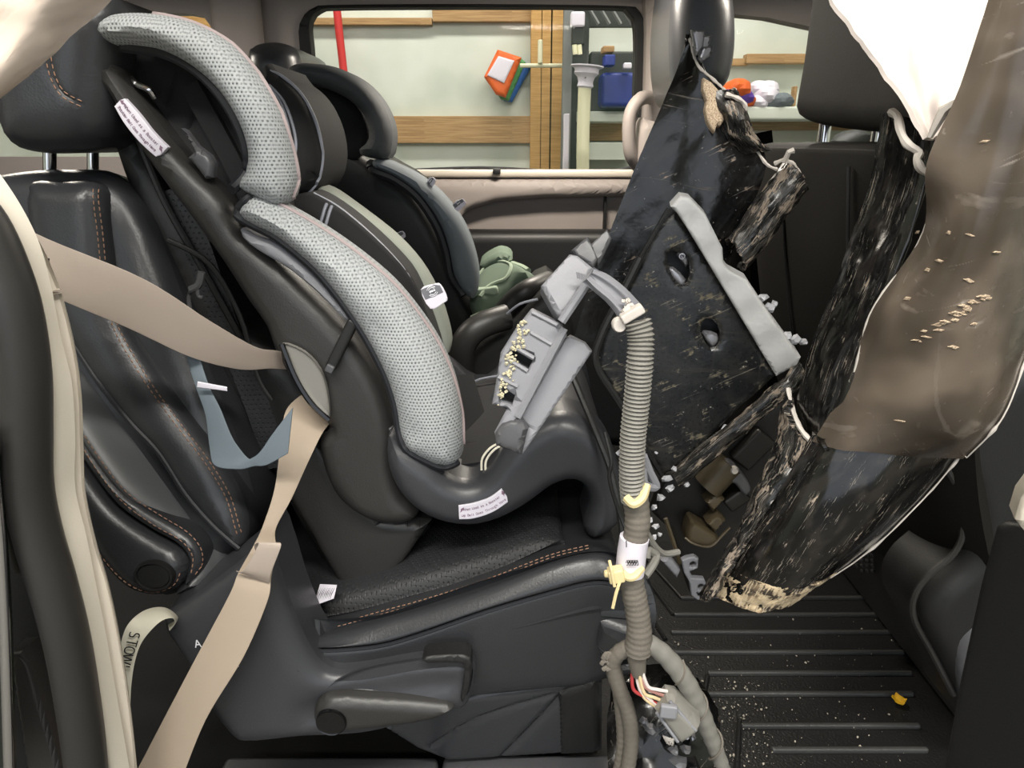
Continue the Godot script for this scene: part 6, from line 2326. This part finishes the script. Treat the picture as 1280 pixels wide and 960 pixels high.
func garage_things() -> void:
	# things on the garage wall, seen through the far windows
	var z := 3.45
	var m := MB.new()
	tube(m, P3([420, 0, z, 424, 40, z, 432, 110, z]), 0.017, 10)
	solo(m, "red_pole", mats.red, "thin red pole leaning on the white garage wall behind the grey child seat", "pole")
	# nested trays hung on a bracket
	var trays := [["orange", "orange tray with a white centre, the front one of three hung on the wall", 0.0, [605, 96, 622, 62, 652, 72, 632, 122, 620, 118]], ["green", "green tray squeezed between the orange and blue ones on the wall", 0.06, [618, 112, 648, 70, 657, 78, 636, 126, 626, 124]], ["blue", "blue tray, hindmost of the three hung on the wall", 0.11, [624, 118, 652, 76, 665, 82, 640, 128, 630, 126]]]
	for t in trays:
		var xf := face(3.5 + t[2] * 0.6)
		m = MB.new()
		puff(m, poly(xf, t[3], 0), xf, {"r": 0.02, "t": 0.015, "b": 0.03, "s": 0.03})
		if t[0] == "orange":
			var o := thing("tray", t[1], "tray", W(630, 120, 3.5), "trays on the garage wall")
			part(m, "frame", mats.orange, o)
			m = MB.new()
			var x2 := face(3.482)
			puff(m, poly(x2, [609, 94, 623, 70, 643, 76, 630, 104], 0), x2, {"r": 0.01, "t": 0.004, "b": 0.01, "s": 0.03})
			part(m, "white_centre", mats.white_paper, o)
		else:
			solo(m, "tray", mats[t[0]], t[1], "tray", "trays on the garage wall")
	m = MB.new()
	tube(m, P3([650, 82, 3.4, 716, 82, 3.4]), 0.009, 8)
	solo(m, "pipe", mats.pvc, "thin pale pipe running level across the wooden studs", "pipe")
	m = MB.new()
	block(m, W(672, 78, 3.4).x, W(678, 78, 3.4).x, W(675, 80, 3.4).y, W(675, 50, 3.4).y, -3.41, -3.38, 0.006)
	solo(m, "wall_bracket", mats.pvc, "small upright white bracket on the wooden studs above the pipe", "bracket")
	# steel post and sheets to the right of the studs
	var rack := thing("storage_rack", "grey steel storage rack with a white shelf seen through the far window", "rack", W(750, 210, 3.3))
	board("post", "grey_steel", rack, 705, 0, 712, 230, 3.3, 0.04)
	board("post", "dark_steel", rack, 713, 0, 731, 232, 3.34, 0.04)
	board("shelf", "board_white", rack, 722, 139, 800, 152, 3.28, 0.3)
	board("shelf", "board_white", rack, 722, 178, 800, 200, 3.28, 0.3)
	board("back_panel", "dark_steel", rack, 722, 0, 800, 34, 3.44, 0.03)
	m = MB.new()
	for i in 4:
		tube(m, P3([735 + i * 14, 8, 3.3, 748 + i * 14, 30, 3.3]), 0.008, 6)
	part(m, "brace", mats.grey_steel, rack)
	var o := thing("work_light", "white cornered lamp head on a dark block above the pale tube", "lamp", W(722, 55, 3.2))
	board("head", "white_paper", o, 714, 14, 731, 33, 3.2, 0.05, 0.008)
	board("block", "dark_steel", o, 715, 33, 731, 56, 3.22, 0.05, 0.008)
	m = MB.new()
	for q in [[718, 56], [724, 56]]:
		tube(m, P3([q[0], q[1], 3.2, q[0] + 1, q[1] + 12, 3.2]), 0.01, 8)
	part(m, "prong", mats.pvc, o)
	o = thing("pale_tube", "upright pale yellow tube with a plastic bag over its top, beside the blue bin", "tube", W(728, 230, 3.15))
	m = MB.new()
	tube(m, P3([731, 108, 3.15, 729, 160, 3.15, 728, 250, 3.15]), 0.026, 16)
	part(m, "tube", mats.pvc, o)
	m = MB.new()
	tube(m, curve3(P3([734, 82, 3.15, 733, 92, 3.15, 731, 112, 3.15]), 4), func(i, t): return 0.045 * (1.0 - t) + 0.022 + 0.006 * sin(i * 2.0), 10)
	part(m, "bag", mats.white_paper, o)
	m = MB.new()
	tube(m, P3([735, 64, 3.14, 732, 98, 3.12]), 0.005, 6)
	solo(m, "dark_rod", mats.dark_steel, "thin dark rod poking out of the bag on the pale tube", "rod")
	m = MB.new()
	block(m, W(704, 200, 3.2).x, W(711, 200, 3.2).x, -0.45, W(707, 142, 3.2).y, -3.24, -3.2, 0.004)
	solo(m, "white_strip", mats.white_paper, "pale upright strip leaning at the foot of the steel post", "strip")
	o = thing("storage_bin", "blue storage bin inside a dark frame on the rack shelf", "bin", W(771, 138, 3.22))
	board("bin", "blue_bin", o, 752, 90, 794, 134, 3.2, 0.2, 0.02)
	board("frame", "dark_steel", o, 738, 64, 800, 140, 3.3, 0.12, 0.01)
	o = thing("blue_box", "small blue box on top of the dark frame above the storage bin", "box", W(762, 82, 3.15))
	board("body", "blue_bin", o, 756, 68, 769, 82, 3.16, 0.08, 0.006)
	board("cardboard_lid", "batten", o, 754, 57, 768, 65, 3.16, 0.08, 0.004)
	m = MB.new()
	block(m, W(780, 80, 3.16).x, W(790, 80, 3.16).x, W(785, 86, 3.16).y, W(785, 78, 3.16).y, -3.2, -3.16, 0.006)
	solo(m, "white_packet", mats.white_paper, "small white packet beside the blue box on the rack", "packet")
	# things on the ledge seen past the front headrests
	m = MB.new()
	block(m, W(860, 140, 3.3).x, W(1150, 140, 3.3).x, W(900, 150, 3.3).y, W(900, 133, 3.3).y, -3.56, -3.3, 0.01)
	solo(m, "wall_shelf", mats.board_white, "long white shelf on the garage wall behind the front seats", "shelf")
	o = thing("cloth_bundle", "crumpled orange and purple bundle on the white wall shelf", "cloth", W(922, 133, 3.32))
	for q in [["orange", 922, 112, 0.06], ["orange", 935, 126, 0.035], ["orange", 914, 118, 0.045], ["purple", 914, 122, 0.055], ["purple", 928, 122, 0.05]]:
		m = MB.new()
		blob(m, W(q[1], q[2], 3.33), q[3])
		part(m, "fold", mats[q[0]], o)
	o = thing("rag_pile", "flat grey and white rags on the white wall shelf", "rag", W(965, 133, 3.32))
	for q in [["grey_cloth", 968, 128, 0.05], ["white_paper", 950, 128, 0.045], ["white_paper", 958, 120, 0.05], ["grey_cloth", 978, 126, 0.045]]:
		m = MB.new()
		blob(m, W(q[1], q[2], 3.34), q[3])
		part(m, "rag", mats[q[0]], o)
	m = MB.new()
	block(m, W(990, 120, 3.4).x, W(994, 120, 3.4).x, W(992, 133, 3.4).y, W(992, 108, 3.4).y, -3.42, -3.38, 0.004)
	solo(m, "wood_offcut", mats.batten, "short upright wood offcut at the end of the wall shelf", "offcut")
	m = MB.new()
	blob(m, W(948, 112, 3.42), 0.05)
	blob(m, W(960, 112, 3.42), 0.05)
	solo(m, "white_bag", mats.white_paper, "pale plastic bag standing behind the rags on the shelf", "bag")
	# the van's door mirror beyond the front window
	m = MB.new()
	blob(m, W(1066, 185, 2.3), 0.07)
	tube(m, PackedVector3Array([W(1066, 190, 2.3), W(1060, 190, 2.3) + Vector3(0.0, -0.04, 0.25)]), 0.02, 8)
	solo(m, "door_mirror", mats.plastic_dark, "dark door mirror outside the front window under the headrest", "mirror")


func blob(m: MB, c: Vector3, r: float) -> void:
	var rr := []
	for i in 9:
		var row := PackedVector3Array()
		var a := PI * i / 8.0
		for k in 14:
			var b := TAU * k / 14.0
			var q := r * (1.0 + 0.14 * sin(b * 3.0 + i + c.x * 40.0))
			row.append(c + Vector3(cos(b) * sin(a) * q, cos(a) * r * 0.75, sin(b) * sin(a) * q))
		rr.append(row)
	m.rows(rr, true)
